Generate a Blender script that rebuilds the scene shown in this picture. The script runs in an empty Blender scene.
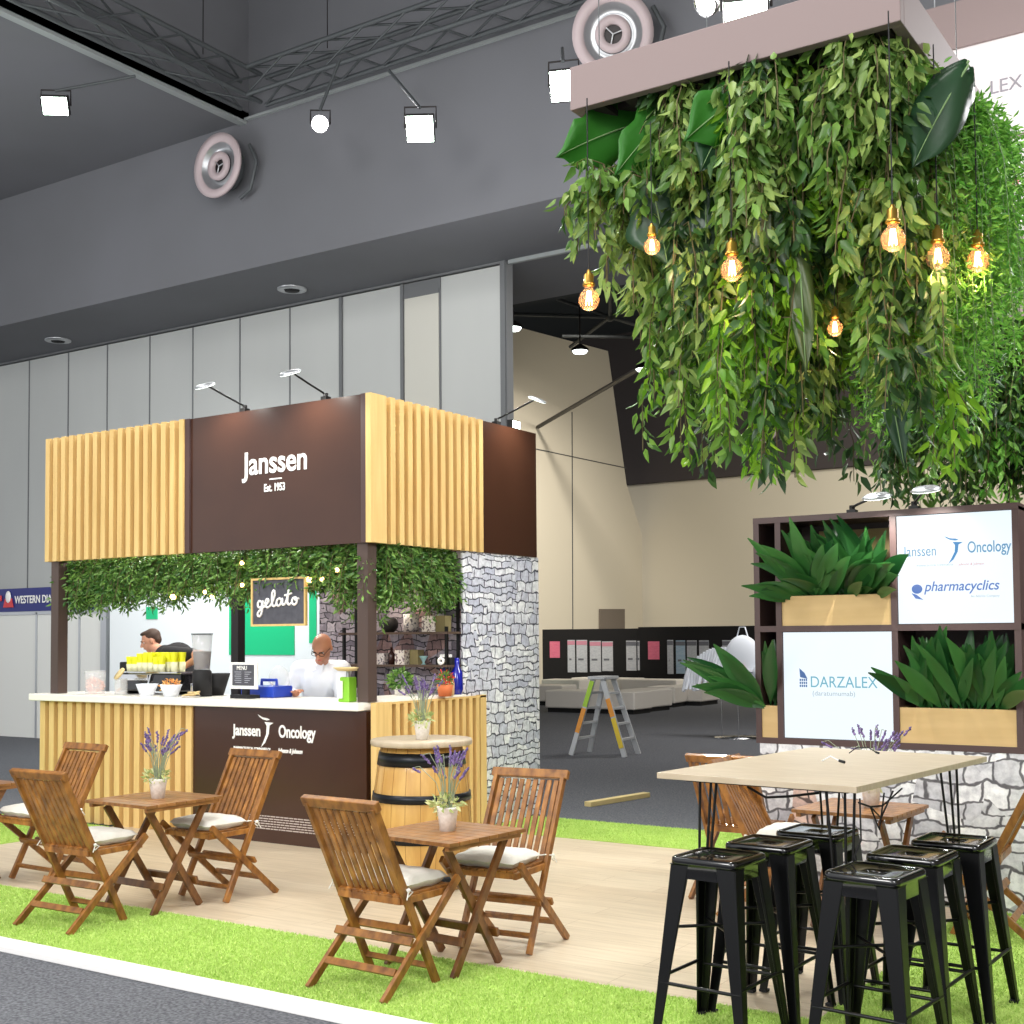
import bpy, math, random
import numpy as np
from mathutils import Vector, Matrix, Quaternion
random.seed(7); RNG = np.random.default_rng(7)
scene = bpy.context.scene
COL = scene.collection
PI = math.pi
V = Vector

# ---------------------------------------------------------------- camera
FW = V((-0.54813761, 0.83527108, 0.04321326)); RT = V((0.83584661, 0.54891004, -0.00763)); UP = V((0.03009331, -0.03193737, 0.99903673))
CAM = V((6.48182, -7.77247, 1.705)); FPX = 1259.46; CY = 582.4
cd = bpy.data.cameras.new('camera'); cam = bpy.data.objects.new('camera', cd); COL.objects.link(cam)
cd.sensor_width = 36; cd.lens = 36 * FPX / 1024; cd.shift_y = (CY - 512) / 1024; cd.clip_end = 200
m = Matrix((RT, UP, -FW)).transposed().to_4x4(); m.translation = CAM
cam.matrix_world = m
scene.camera = cam
scene.view_settings.view_transform = 'Standard'; scene.view_settings.look = 'None'
scene.view_settings.gamma = 1; scene.view_settings.exposure = 0.0

# ---------------------------------------------------------------- materials
def lin(c):
    c = c / 255.0
    return c / 12.92 if c <= .04045 else ((c + .055) / 1.055) ** 2.4
def rgb(c): return (lin(c[0]), lin(c[1]), lin(c[2]), 1)
def nt(m): return m.node_tree.nodes, m.node_tree.links
def mat(name, c, rough=.5, metal=0, c2=None, scale=(5, 5, 5), ns=1.0, detail=4, bump=0, bscale=None, emit=None, es=0, coat=0, spread=(.35, .65), spec=.5, island=False, rnd=0):
    m = bpy.data.materials.new(name); m.use_nodes = True
    N, L = nt(m); b = N['Principled BSDF']
    b.inputs['Base Color'].default_value = rgb(c); b.inputs['Roughness'].default_value = rough
    b.inputs['Metallic'].default_value = metal; b.inputs['Coat Weight'].default_value = coat
    b.inputs['Specular IOR Level'].default_value = spec
    tc = N.new('ShaderNodeTexCoord'); mp = N.new('ShaderNodeMapping'); mp.inputs['Scale'].default_value = scale
    L.new(tc.outputs['Object'], mp.inputs[0])
    if c2 is not None:
        rp = N.new('ShaderNodeValToRGB')
        rp.color_ramp.elements[0].position = spread[0]; rp.color_ramp.elements[1].position = spread[1]
        rp.color_ramp.elements[0].color = rgb(c); rp.color_ramp.elements[1].color = rgb(c2)
        if island:
            g = N.new('ShaderNodeNewGeometry'); L.new(g.outputs['Random Per Island'], rp.inputs[0])
        else:
            n = N.new('ShaderNodeTexNoise'); n.inputs['Scale'].default_value = ns; n.inputs['Detail'].default_value = detail
            L.new(mp.outputs[0], n.inputs[0]); L.new(n.outputs[0], rp.inputs[0])
        out = rp.outputs[0]
        if rnd:
            oi = N.new('ShaderNodeNewGeometry'); hs = N.new('ShaderNodeHueSaturation')
            mr = N.new('ShaderNodeMapRange'); mr.inputs[3].default_value = 1 - rnd; mr.inputs[4].default_value = 1 + rnd
            L.new(oi.outputs['Random Per Island'], mr.inputs[0]); L.new(mr.outputs[0], hs.inputs['Value'])
            L.new(out, hs.inputs['Color']); out = hs.outputs[0]
        L.new(out, b.inputs['Base Color'])
    if bump:
        n2 = N.new('ShaderNodeTexNoise'); n2.inputs['Scale'].default_value = bscale or 40; n2.inputs['Detail'].default_value = 3
        L.new(mp.outputs[0], n2.inputs[0])
        bp = N.new('ShaderNodeBump'); bp.inputs['Strength'].default_value = bump; bp.inputs['Distance'].default_value = .01
        L.new(n2.outputs[0], bp.inputs['Height']); L.new(bp.outputs[0], b.inputs['Normal'])
    if emit is not None:
        b.inputs['Emission Color'].default_value = rgb(emit); b.inputs['Emission Strength'].default_value = es
    return m
def leafmat(name, c, c2, trans=.35, rough=.4):
    m = mat(name, c, rough, c2=c2, island=True, spread=(0, 1))
    N, L = nt(m); b = N['Principled BSDF']; o = N['Material Output']
    t = N.new('ShaderNodeBsdfTranslucent'); mx = N.new('ShaderNodeMixShader'); mx.inputs[0].default_value = trans
    rp = [n for n in N if n.type == 'VALTORGB'][0]
    L.new(rp.outputs[0], t.inputs[0]); L.new(b.outputs[0], mx.inputs[1]); L.new(t.outputs[0], mx.inputs[2]); L.new(mx.outputs[0], o.inputs[0])
    return m
def glassmat(name, c=(255, 255, 255), a=.25, rough=.05):
    m = mat(name, c, rough); N, L = nt(m); b = N['Principled BSDF']; o = N['Material Output']
    t = N.new('ShaderNodeBsdfTransparent'); t.inputs[0].default_value = rgb(c); mx = N.new('ShaderNodeMixShader'); mx.inputs[0].default_value = a
    L.new(t.outputs[0], mx.inputs[1]); L.new(b.outputs[0], mx.inputs[2]); L.new(mx.outputs[0], o.inputs[0])
    return m
def stonemat(name, ca, cb, mortar, k=1.0, warm=.06, mul=.55):
    m = bpy.data.materials.new(name); m.use_nodes = True; N, L = nt(m); b = N['Principled BSDF']; b.inputs['Roughness'].default_value = .75
    tc = N.new('ShaderNodeTexCoord'); sx = N.new('ShaderNodeSeparateXYZ'); L.new(tc.outputs['Object'], sx.inputs[0])
    a = N.new('ShaderNodeMath'); a.operation = 'ADD'; L.new(sx.outputs[0], a.inputs[0]); L.new(sx.outputs[1], a.inputs[1])
    cx = N.new('ShaderNodeCombineXYZ'); L.new(a.outputs[0], cx.inputs[0]); L.new(sx.outputs[2], cx.inputs[1])
    nz = N.new('ShaderNodeTexNoise'); nz.inputs['Scale'].default_value = 5.0 / k; nz.inputs['Detail'].default_value = 3; nz.noise_dimensions = '2D'; L.new(cx.outputs[0], nz.inputs[0])
    sb = N.new('ShaderNodeVectorMath'); sb.operation = 'SUBTRACT'; sb.inputs[1].default_value = (.5, .5, .5); L.new(nz.outputs['Color'], sb.inputs[0])
    ad = N.new('ShaderNodeVectorMath'); ad.operation = 'MULTIPLY_ADD'; ad.inputs[1].default_value = (.10 * k, .11 * k, 0); L.new(sb.outputs[0], ad.inputs[0]); L.new(cx.outputs[0], ad.inputs[2])
    def brick(w, h, off, ms):
        t = N.new('ShaderNodeTexBrick'); t.inputs['Scale'].default_value = 1; t.inputs['Brick Width'].default_value = w * k; t.inputs['Row Height'].default_value = h * k; t.inputs['Mortar Size'].default_value = ms * k; t.inputs['Mortar Smooth'].default_value = .6
        t.inputs['Color1'].default_value = rgb(ca); t.inputs['Color2'].default_value = rgb(cb); t.inputs['Mortar'].default_value = rgb(mortar); t.offset = off; L.new(ad.outputs[0], t.inputs[0]); return t
    b1 = brick(.21, .068, .37, .009); b2 = brick(.15, .118, .55, .01)
    nm = N.new('ShaderNodeTexVoronoi'); nm.inputs['Scale'].default_value = 3.6 / k; L.new(cx.outputs[0], nm.inputs[0]); sp = N.new('ShaderNodeSeparateColor'); L.new(nm.outputs['Color'], sp.inputs[0])
    g = N.new('ShaderNodeMath'); g.operation = 'GREATER_THAN'; g.inputs[1].default_value = .5; L.new(sp.outputs[0], g.inputs[0])
    mx = N.new('ShaderNodeMixRGB'); L.new(g.outputs[0], mx.inputs[0]); L.new(b1.outputs[0], mx.inputs[1]); L.new(b2.outputs[0], mx.inputs[2])
    g2 = N.new('ShaderNodeMath'); g2.operation = 'GREATER_THAN'; g2.inputs[1].default_value = 1 - warm; L.new(sp.outputs[1], g2.inputs[0])
    m3 = N.new('ShaderNodeMixRGB'); m3.blend_type = 'MULTIPLY'; m3.inputs[2].default_value = (.95, .68, .56, 1); L.new(g2.outputs[0], m3.inputs[0]); L.new(mx.outputs[0], m3.inputs[1])
    n2 = N.new('ShaderNodeTexNoise'); n2.inputs['Scale'].default_value = 16 / k; n2.inputs['Detail'].default_value = 5; n2.inputs['Roughness'].default_value = .7; L.new(cx.outputs[0], n2.inputs[0])
    r4 = N.new('ShaderNodeValToRGB'); r4.color_ramp.elements[0].position = .32; r4.color_ramp.elements[1].position = .6; r4.color_ramp.elements[0].color = (.3, .3, .34, 1); L.new(n2.outputs[0], r4.inputs[0])
    m4 = N.new('ShaderNodeMixRGB'); m4.blend_type = 'MULTIPLY'; m4.inputs[0].default_value = mul; L.new(m3.outputs[0], m4.inputs[1]); L.new(r4.outputs[0], m4.inputs[2])
    L.new(m4.outputs[0], b.inputs['Base Color']); return m

M = {}
M['ceiling'] = mat('ceiling_grey', (110, 111, 116), .9, c2=(105, 106, 110), ns=.4, scale=(1, 1, 1))
M['black_ceiling'] = mat('black_ceiling', (34, 40, 42), .9)
M['panel'] = mat('partition_panel', (196, 198, 195), .7, c2=(188, 190, 188), ns=.5, scale=(1, 1, .3))
M['panel_warm'] = mat('recessed_panel', (206, 204, 194), .7)
M['seam'] = mat('partition_seam', (70, 72, 74), .7)
M['cream'] = mat('cream_wall', (206, 198, 180), .85)
M['white_panel'] = mat('booth_white', (232, 232, 226), .5)
M['backdrop'] = mat('backdrop_white', (244, 249, 250), .4)
M['green_print'] = mat('green_print', (0, 196, 130), .4)
M['carpet'] = mat('grey_carpet', (66, 68, 74), .95, c2=(112, 113, 118), ns=60, detail=5, scale=(1, 1, 1), spread=(.35, .68), bump=.5, bscale=120)
M['kerb'] = mat('white_kerb', (236, 234, 232), .5)
M['alu'] = mat('aluminium', (190, 192, 195), .35, .8)
M['ladder_alu'] = mat('ladder_aluminium', (196, 198, 200), .45, .25)
M['chrome'] = mat('chrome', (220, 220, 222), .15, 1)
M['steel_dark'] = mat('dark_steel', (46, 42, 42), .4, .5)
M['seam_light'] = mat('panel_joint', (112, 114, 116), .7)
M['truss'] = mat('truss_metal', (84, 88, 90), .6, .3)
M['black'] = mat('black_gloss', (14, 14, 16), .16, 0, coat=.6)
M['stool_black'] = mat('stool_black', (7, 7, 9), .16, 0, coat=.5)
M['stool_leg'] = mat('stool_leg_black', (8, 8, 10), .3, spec=.3)
M['black_matt'] = mat('black_matt', (16, 16, 18), .7)
M['black_metal'] = mat('black_rod', (18, 17, 17), .4, .4)
M['coffer_trim'] = mat('coffer_trim', (150, 155, 155), .6)
M['brown'] = mat('brown_laminate', (66, 40, 28), .24, c2=(59, 35, 25), ns=1.2, scale=(1, 1, 1), coat=.1)
M['post'] = mat('post_brown', (78, 62, 56), .5)
M['frame_brown'] = mat('frame_brown', (74, 54, 52), .5)
M['pine'] = mat('pine_slat', (226, 192, 126), .6, c2=(214, 178, 112), ns=3, scale=(8, 8, .6))
M['pine_back'] = mat('pine_back', (176, 138, 80), .7)  # slat pine darkened: shade of the gaps put into the backing colour
M['ply'] = mat('ply_yellow', (202, 172, 120), .6, c2=(192, 161, 108), ns=2, scale=(1, 1, 6))
M['birch'] = mat('birch_top', (190, 174, 150), .42, c2=(179, 162, 137), ns=3, scale=(2, 14, 2))
M['white_top'] = mat('white_worktop', (244, 240, 230), .3)
M['teak'] = mat('teak', (104, 62, 24), .4, c2=(170, 114, 50), ns=4, scale=(5, 5, 2.5), detail=5, spread=(.3, .7), coat=.15, rnd=.22)
M['teak_dark'] = mat('teak_dark', (84, 50, 22), .4, c2=(136, 88, 42), ns=4, scale=(5, 5, 2.5), detail=5, spread=(.3, .7), coat=.2, rnd=.2)
M['teak_top'] = mat('teak_top', (126, 82, 40), .38, c2=(164, 114, 62), ns=4, scale=(9, 2, 5), detail=5, coat=.2, rnd=.15)
M['oak'] = mat('barrel_oak', (190, 144, 74), .42, c2=(206, 164, 92), ns=3, scale=(6, 6, 1), coat=.2)
M['hoop'] = mat('barrel_hoop', (36, 38, 42), .35, .7)
M['cushion'] = mat('cushion_cloth', (226, 222, 212), .95, c2=(208, 204, 194), ns=6, scale=(1, 1, 1), bump=.3, bscale=60)
M['pot'] = mat('pot_white', (240, 236, 230), .6, c2=(222, 216, 208), ns=9)
M['soil'] = mat('soil', (50, 40, 32), .95)
M['stem'] = mat('stem_green', (112, 140, 92), .7)
M['stem_grey'] = mat('stem_greygreen', (150, 160, 132), .7)
M['lavender'] = mat('lavender', (128, 104, 156), .8, c2=(92, 76, 122), island=True, spread=(0, 1))
M['lav_leaf'] = leafmat('lavender_leaf', (150, 170, 92), (226, 226, 168), .25)
M['vine_leaf'] = leafmat('vine_leaf', (42, 84, 30), (124, 164, 72), .36)
M['vine_pale'] = leafmat('vine_leaf_pale', (68, 106, 44), (166, 190, 104), .36)
M['vine_bright'] = leafmat('vine_leaf_bright', (72, 130, 30), (158, 204, 62), .42)
M['vine_dark'] = leafmat('vine_leaf_dark', (26, 52, 26), (66, 104, 48), .26)
M['fern'] = leafmat('fern_leaf', (84, 150, 52), (150, 208, 90), .42)
M['big_leaf'] = leafmat('big_leaf', (36, 96, 34), (66, 138, 46), .35, .42)
M['big_leaf_dark'] = leafmat('big_leaf_dark', (24, 52, 34), (40, 76, 44), .2, .38)
M['strap_leaf'] = leafmat('strap_leaf', (66, 84, 44), (88, 104, 56), .3, .35)
M['cast_leaf'] = leafmat('cast_iron_leaf', (26, 70, 34), (62, 118, 56), .2, .28)
M['garland_leaf'] = leafmat('garland_leaf', (48, 96, 38), (132, 172, 84), .32)
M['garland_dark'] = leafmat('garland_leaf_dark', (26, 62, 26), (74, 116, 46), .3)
M['vine_stem'] = mat('vine_stem', (92, 84, 52), .8)
M['mesh_dark'] = mat('canopy_board', (52, 44, 40), .8)
M['mauve'] = mat('canopy_beam', (128, 112, 110), .65)
M['brass'] = mat('brass', (196, 156, 72), .28, .9)
M['bulb_glass'] = glassmat('bulb_glass', (255, 226, 196), .14)
M['filament'] = mat('filament', (255, 190, 120), emit=(255, 206, 150), es=40)
M['fairy'] = mat('fairy_bulb', (255, 220, 160), emit=(255, 206, 140), es=12)
M['flood'] = mat('flood_lens', (255, 255, 255), emit=(226, 255, 236), es=16)
M['par'] = mat('par_lens', (255, 255, 255), emit=(255, 246, 250), es=14)
M['lamp_disc'] = mat('lamp_disc', (255, 255, 255), emit=(244, 255, 248), es=5)
M['screen'] = mat('screen_white', (255, 255, 255), emit=(236, 248, 255), es=1.0, rough=.3)
M['screen'].node_tree.nodes['Principled BSDF'].inputs['Base Color'].default_value = (.05, .05, .05, 1)
M['banner_lit'] = mat('banner_white', (204, 197, 198), .7)
def em(name, c): 
    m = mat(name, (0, 0, 0), emit=c, es=.9, rough=.5); return m
M['s_blue'] = em('screen_blue', (20, 134, 200)); M['s_light'] = em('screen_lightblue', (96, 158, 200)); M['s_violet'] = em('screen_violetblue', (88, 128, 204))
M['s_teal'] = em('screen_teal', (112, 184, 206)); M['s_red'] = em('screen_red', (226, 160, 160)); M['s_grey'] = em('screen_grey', (176, 196, 206)); M['s_navy'] = em('screen_navy', (70, 110, 170)); M['s_line'] = em('screen_dark', (40, 56, 70))
M['letter_white'] = mat('letter_white', (250, 248, 244), .5)
M['grey_text'] = mat('letter_grey', (128, 124, 130), .6)
M['pink_text'] = mat('letter_pink', (190, 56, 94), .6)
M['chalk'] = mat('chalkboard', (72, 72, 80), .7, c2=(84, 84, 92), ns=3)
M['navy'] = mat('navy_print', (38, 44, 118), .5)
M['red'] = mat('red_print', (214, 60, 66), .5)
M['stone_lit'] = stonemat('stone_print_lit', (200, 202, 218), (255, 255, 255), (66, 66, 82), .86, .04, .6)  # outer face copy of the stone print, brightened as if lit from outside
M['stone_shaded'] = stonemat('stone_print_shaded', (122, 114, 126), (190, 180, 188), (44, 40, 46), .75, .12)  # same stone print, interior shade and warm light put into its colours
M['stone_tv'] = stonemat('stone_print_white', (200, 200, 206), (255, 255, 255), (104, 102, 106), 1.1, .02, .55)
M['skin'] = mat('skin', (206, 150, 124), .55)
M['skin_tan'] = mat('skin_tan', (186, 128, 98), .5)
M['hair'] = mat('hair_brown', (66, 48, 38), .7)
M['black_cloth'] = mat('black_cloth', (24, 24, 28), .9)
M['white_cloth'] = mat('white_cloth', (232, 236, 244), .9)
M['denim'] = mat('dark_trousers', (38, 40, 50), .9)
M['yellow_cup'] = mat('yellow_cup', (236, 236, 30), .5)
M['cream_cup'] = mat('cream_cup', (232, 230, 190), .5)
M['coffee'] = mat('coffee_beans', (66, 46, 36), .7)
M['clear'] = glassmat('clear_plastic', (250, 250, 250), .22)
M['pink_fill'] = mat('pink_sweets', (240, 170, 150), .6, c2=(248, 214, 200), island=True, spread=(0, 1))
M['blue_plastic'] = mat('blue_plastic', (34, 66, 176), .35)
M['blue_glass'] = mat('blue_glass', (20, 28, 150), .12, coat=.8)
M['lime'] = mat('lime_green', (136, 200, 52), .4)
M['terracotta'] = mat('terracotta', (200, 108, 62), .8)
M['red_flower'] = mat('red_flower', (190, 44, 36), .7, c2=(222, 80, 50), island=True, spread=(0, 1))
M['tin_print'] = mat('tin_print', (206, 198, 194), .5, c2=(96, 90, 100), ns=9, spread=(.52, .56))
M['tile_print'] = mat('tile_print', (222, 212, 204), .5, c2=(120, 104, 106), ns=8, spread=(.52, .56))
M['khaki'] = mat('khaki_card', (136, 124, 84), .7)
M['shelf_wood'] = mat('shelf_wood', (84, 66, 54), .6)
M['orange_food'] = mat('orange_food', (236, 156, 72), .6, c2=(246, 190, 110), island=True, spread=(0, 1))
M['cookie'] = mat('cookie', (222, 196, 142), .7)
M['ottoman'] = mat('white_vinyl', (226, 220, 212), .5)
M['board_black'] = mat('board_black', (18, 17, 20), .9)
M['paper'] = mat('poster_paper', (204, 206, 212), .7, c2=(176, 180, 190), ns=14, scale=(1, 1, 6))
M['paper_blue'] = mat('poster_blue', (150, 180, 206), .7, c2=(182, 200, 216), ns=10, scale=(1, 1, 6))
M['paper_pink'] = mat('poster_pink', (226, 120, 146), .7, c2=(214, 104, 134), ns=10, scale=(1, 1, 6))
M['print_grey'] = mat('poster_print', (110, 112, 122), .7); M['print_rose'] = mat('poster_rose', (206, 140, 160), .7)
M['door'] = mat('door_taupe', (112, 102, 92), .7)
M['ladder_yellow'] = mat('ladder_yellow', (236, 206, 60), .5); M['ladder_orange'] = mat('ladder_orange', (240, 160, 60), .5); M['ladder_green'] = mat('ladder_lime', (170, 214, 60), .5)
M['jet_mauve'] = mat('jet_rim', (186, 170, 172), .5)
M['bulkhead_dark'] = mat('bulkhead_dark', (66, 60, 60), .9)
M['timber'] = mat('offcut_timber', (222, 200, 140), .7)

def plankmat():
    m = bpy.data.materials.new('wood_floor'); m.use_nodes = True; N, L = nt(m); b = N['Principled BSDF']; b.inputs['Roughness'].default_value = .38
    tc = N.new('ShaderNodeTexCoord'); mp = N.new('ShaderNodeMapping'); L.new(tc.outputs['Object'], mp.inputs[0])
    bk = N.new('ShaderNodeTexBrick'); L.new(mp.outputs[0], bk.inputs[0]); bk.inputs['Scale'].default_value = 1; bk.inputs['Brick Width'].default_value = 1.3; bk.inputs['Row Height'].default_value = .19
    bk.inputs['Mortar Size'].default_value = .0018; bk.inputs['Color1'].default_value = rgb((214, 198, 172)); bk.inputs['Color2'].default_value = rgb((205, 187, 160)); bk.inputs['Mortar'].default_value = rgb((172, 150, 122)); bk.offset = .37
    mp2 = N.new('ShaderNodeMapping'); mp2.inputs['Scale'].default_value = (1.2, 14, 1); L.new(tc.outputs['Object'], mp2.inputs[0])
    n = N.new('ShaderNodeTexNoise'); n.inputs['Scale'].default_value = 2; n.inputs['Detail'].default_value = 6; L.new(mp2.outputs[0], n.inputs[0])
    r = N.new('ShaderNodeValToRGB'); r.color_ramp.elements[0].position = .3; r.color_ramp.elements[0].color = (.72, .7, .66, 1); r.color_ramp.elements[1].position = .65; L.new(n.outputs[0], r.inputs[0])
    mx = N.new('ShaderNodeMixRGB'); mx.blend_type = 'MULTIPLY'; mx.inputs[0].default_value = .6; L.new(bk.outputs[0], mx.inputs[1]); L.new(r.outputs[0], mx.inputs[2]); L.new(mx.outputs[0], b.inputs['Base Color'])
    return m
M['deck'] = plankmat()
M['turf'] = mat('turf_base', (150, 184, 78), .95, c2=(176, 204, 100), ns=3, scale=(1, 1, 1))
M['blade'] = mat('turf_blade', (150, 188, 74), .8, c2=(204, 226, 130), island=True, spread=(0, 1))

# ---------------------------------------------------------------- mesh builder
class MB:
    def __init__(s): s.v = []; s.f = []; s.sm = []; s.mi = []; s.cur = 0
    def add(s, vs, fs, smooth=False):
        o = len(s.v); s.v.extend([tuple(p) for p in vs]); s.f.extend([tuple(i + o for i in f) for f in fs]); s.sm.extend([smooth] * len(fs)); s.mi.extend([s.cur] * len(fs)); return s
    def box(s, a, b):
        x0, y0, z0 = a; x1, y1, z1 = b
        vs = [(x0, y0, z0), (x1, y0, z0), (x1, y1, z0), (x0, y1, z0), (x0, y0, z1), (x1, y0, z1), (x1, y1, z1), (x0, y1, z1)]
        return s.add(vs, [(0, 3, 2, 1), (4, 5, 6, 7), (0, 1, 5, 4), (1, 2, 6, 5), (2, 3, 7, 6), (3, 0, 4, 7)])
    def bar(s, p0, p1, w, h, side=(1, 0, 0), w1=None, h1=None):
        p0 = V(p0); p1 = V(p1); d = (p1 - p0).normalized(); sd = V(side); sd = (sd - d * sd.dot(d)).normalized(); n = d.cross(sd)
        w1 = w if w1 is None else w1; h1 = h if h1 is None else h1
        vs = []
        for p, a, c in ((p0, w, h), (p1, w1, h1)):
            for i, j in ((-1, -1), (1, -1), (1, 1), (-1, 1)): vs.append(p + sd * (i * a / 2) + n * (j * c / 2))
        return s.add(vs, [(0, 3, 2, 1), (4, 5, 6, 7), (0, 1, 5, 4), (1, 2, 6, 5), (2, 3, 7, 6), (3, 0, 4, 7)])
    def tube(s, pts, r, n=8, smooth=True, cap=True):
        pts = [V(p) for p in pts]; k = len(pts); rs = r if isinstance(r, (list, tuple)) else [r] * k
        vs = []; fs = []; prev = None
        for i, p in enumerate(pts):
            d = (pts[min(i + 1, k - 1)] - pts[max(i - 1, 0)]).normalized()
            if prev is None: a = d.orthogonal().normalized()
            else:
                a = prev - d * prev.dot(d); a = a.normalized() if a.length > 1e-6 else d.orthogonal().normalized()
            prev = a; b = d.cross(a)
            for j in range(n):
                t = 2 * PI * j / n; vs.append(p + (a * math.cos(t) + b * math.sin(t)) * rs[i])
        for i in range(k - 1):
            for j in range(n):
                q = (j + 1) % n; fs.append((i * n + j, i * n + q, (i + 1) * n + q, (i + 1) * n + j))
        s.add(vs, fs, smooth)
        if cap: s.add(vs[:n], [tuple(range(n - 1, -1, -1))]); s.add(vs[-n:], [tuple(range(n))])
        return s
    def lathe(s, prof, n=24, c=(0, 0, 0), smooth=True, axis=None, cap=False):
        c = V(c); q = V((0, 0, 1)).rotation_difference(V(axis).normalized()) if axis is not None else Quaternion()
        vs = []; fs = []; k = len(prof)
        for r, z in prof:
            for j in range(n):
                t = 2 * PI * j / n; vs.append(c + q @ V((r * math.cos(t), r * math.sin(t), z)))
        for i in range(k - 1):
            for j in range(n):
                w = (j + 1) % n; fs.append((i * n + j, i * n + w, (i + 1) * n + w, (i + 1) * n + j))
        s.add(vs, fs, smooth)
        if cap: s.add(vs[:n], [tuple(range(n - 1, -1, -1))]); s.add(vs[-n:], [tuple(range(n))])
        return s
    def ball(s, c, r, n=12, m=8, q=None):
        r = V(r) if not isinstance(r, (int, float)) else V((r, r, r)); c = V(c); vs = []; fs = []
        for i in range(m + 1):
            p = PI * i / m
            for j in range(n):
                t = 2 * PI * j / n; d = V((r.x * math.sin(p) * math.cos(t), r.y * math.sin(p) * math.sin(t), r.z * math.cos(p)))
                if q: d = q @ d
                vs.append(c + d)
        for i in range(m):
            for j in range(n):
                w = (j + 1) % n; fs.append((i * n + j, (i + 1) * n + j, (i + 1) * n + w, i * n + w))
        return s.add(vs, fs, True)
    def poly(s, pts, off):   # extruded polygon
        pts = [V(p) for p in pts]; off = V(off); n = len(pts); vs = pts + [p + off for p in pts]
        return s.add(vs, [tuple(range(n - 1, -1, -1)), tuple(range(n, 2 * n))] + [(i, (i + 1) % n, (i + 1) % n + n, i + n) for i in range(n)])
    def build(s, name, m, parent=None, bevel=0, remesh=0, seg=2):
        me = bpy.data.meshes.new(name); me.from_pydata(s.v, [], s.f)
        ms = m if isinstance(m, (list, tuple)) else [m]
        for x in ms: me.materials.append(x)
        me.polygons.foreach_set('use_smooth', s.sm); me.polygons.foreach_set('material_index', s.mi); me.update()
        o = bpy.data.objects.new(name, me); COL.objects.link(o)
        if parent is not None: o.parent = parent
        if remesh:
            r = o.modifiers.new('r', 'REMESH'); r.mode = 'VOXEL'; r.voxel_size = remesh; r.use_smooth_shade = True
            q = o.modifiers.new('s', 'SMOOTH'); q.iterations = 6; q.factor = .5
        if bevel:
            b = o.modifiers.new('b', 'BEVEL'); b.width = bevel; b.segments = seg; b.limit_method = 'ANGLE'; b.angle_limit = .7
        return o
def empty(name, loc=(0, 0, 0), rz=0):
    o = bpy.data.objects.new(name, None); COL.objects.link(o); o.location = loc; o.rotation_euler = (0, 0, rz); o.empty_display_size = .1; return o
def tag(o, label=None, cat=None, group=None, kind=None):
    if label: o['label'] = label
    if cat: o['category'] = cat
    if group: o['group'] = group
    if kind: o['kind'] = kind
    return o
def struct(name, mb, m, parent=None, bevel=0):
    o = mb.build(name, m, parent, bevel)
    if parent is None: o['kind'] = 'structure'
    return o
def copy_tree(o, parent=None):
    c = o.copy(); COL.objects.link(c); c.parent = parent
    for ch in list(o.children): copy_tree(ch, c)
    return c
def text(name, body, loc, size, m, parent=None, rot=(PI / 2, 0, 0), sx=1.0, bold=0, shear=0, ext=.002, align='LEFT', spacing=1.0):
    cu = bpy.data.curves.new(name, 'FONT'); cu.body = body; cu.size = size; cu.extrude = ext; cu.offset = bold; cu.shear = shear; cu.align_x = align; cu.space_character = spacing
    t = bpy.data.objects.new(name, cu); COL.objects.link(t)
    dg = bpy.context.evaluated_depsgraph_get(); me = bpy.data.meshes.new_from_object(t.evaluated_get(dg))
    bpy.data.objects.remove(t); me.materials.clear(); me.materials.append(m)
    o = bpy.data.objects.new(name, me); COL.objects.link(o); o.location = loc; o.rotation_euler = rot; o.scale = (sx, 1, 1)
    if parent is not None: o.parent = parent
    return o
def ray(px, py): return FW + RT * ((px - 512) / FPX) + UP * ((CY - py) / FPX)
def at_y(px, py, Y): d = ray(px, py); return CAM + d * ((Y - CAM.y) / d.y)
def at_z(px, py, Z): d = ray(px, py); return CAM + d * ((Z - CAM.z) / d.z)
def at_x(px, py, X): d = ray(px, py); return CAM + d * ((X - CAM.x) / d.x)

# leaves: numpy batch of folded leaves
def leaf_arrays(P, D, S, W=.42, droop=.25, fold=.25):
    """P base points (n,3); D directions; S sizes. 6 verts, 4 tris/leaf."""
    P = np.asarray(P, float); D = np.asarray(D, float); n = len(P); S = np.broadcast_to(S, (n,)).astype(float)
    D = D / (np.linalg.norm(D, axis=1, keepdims=True) + 1e-9)
    R = RNG.normal(size=(n, 3)); side = np.cross(D, R); side /= np.linalg.norm(side, axis=1, keepdims=True) + 1e-9
    nrm = np.cross(side, D); s = S[:, None]
    dz = np.array([0, 0, -1.0])
    def st(t, w, k): return P + D * s * t + side * s * W * w * k + nrm * s * (fold * .3 * abs(k) - droop * t * t) + dz * s * droop * .5 * t * t
    vs = np.stack([P, st(.3, .5, 1), st(.3, .5, 0), st(.3, .5, -1), st(.66, .38, 1), st(.66, .38, 0), st(.66, .38, -1), st(1, 0, 0)], 1).reshape(-1, 3)
    f = np.array([[0, 2, 1], [0, 3, 2], [1, 2, 5], [1, 5, 4], [2, 3, 6], [2, 6, 5], [4, 5, 7], [5, 6, 7]])
    F = (f[None] + (np.arange(n) * 8)[:, None, None]).reshape(-1, 3)
    return vs, F
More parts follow.
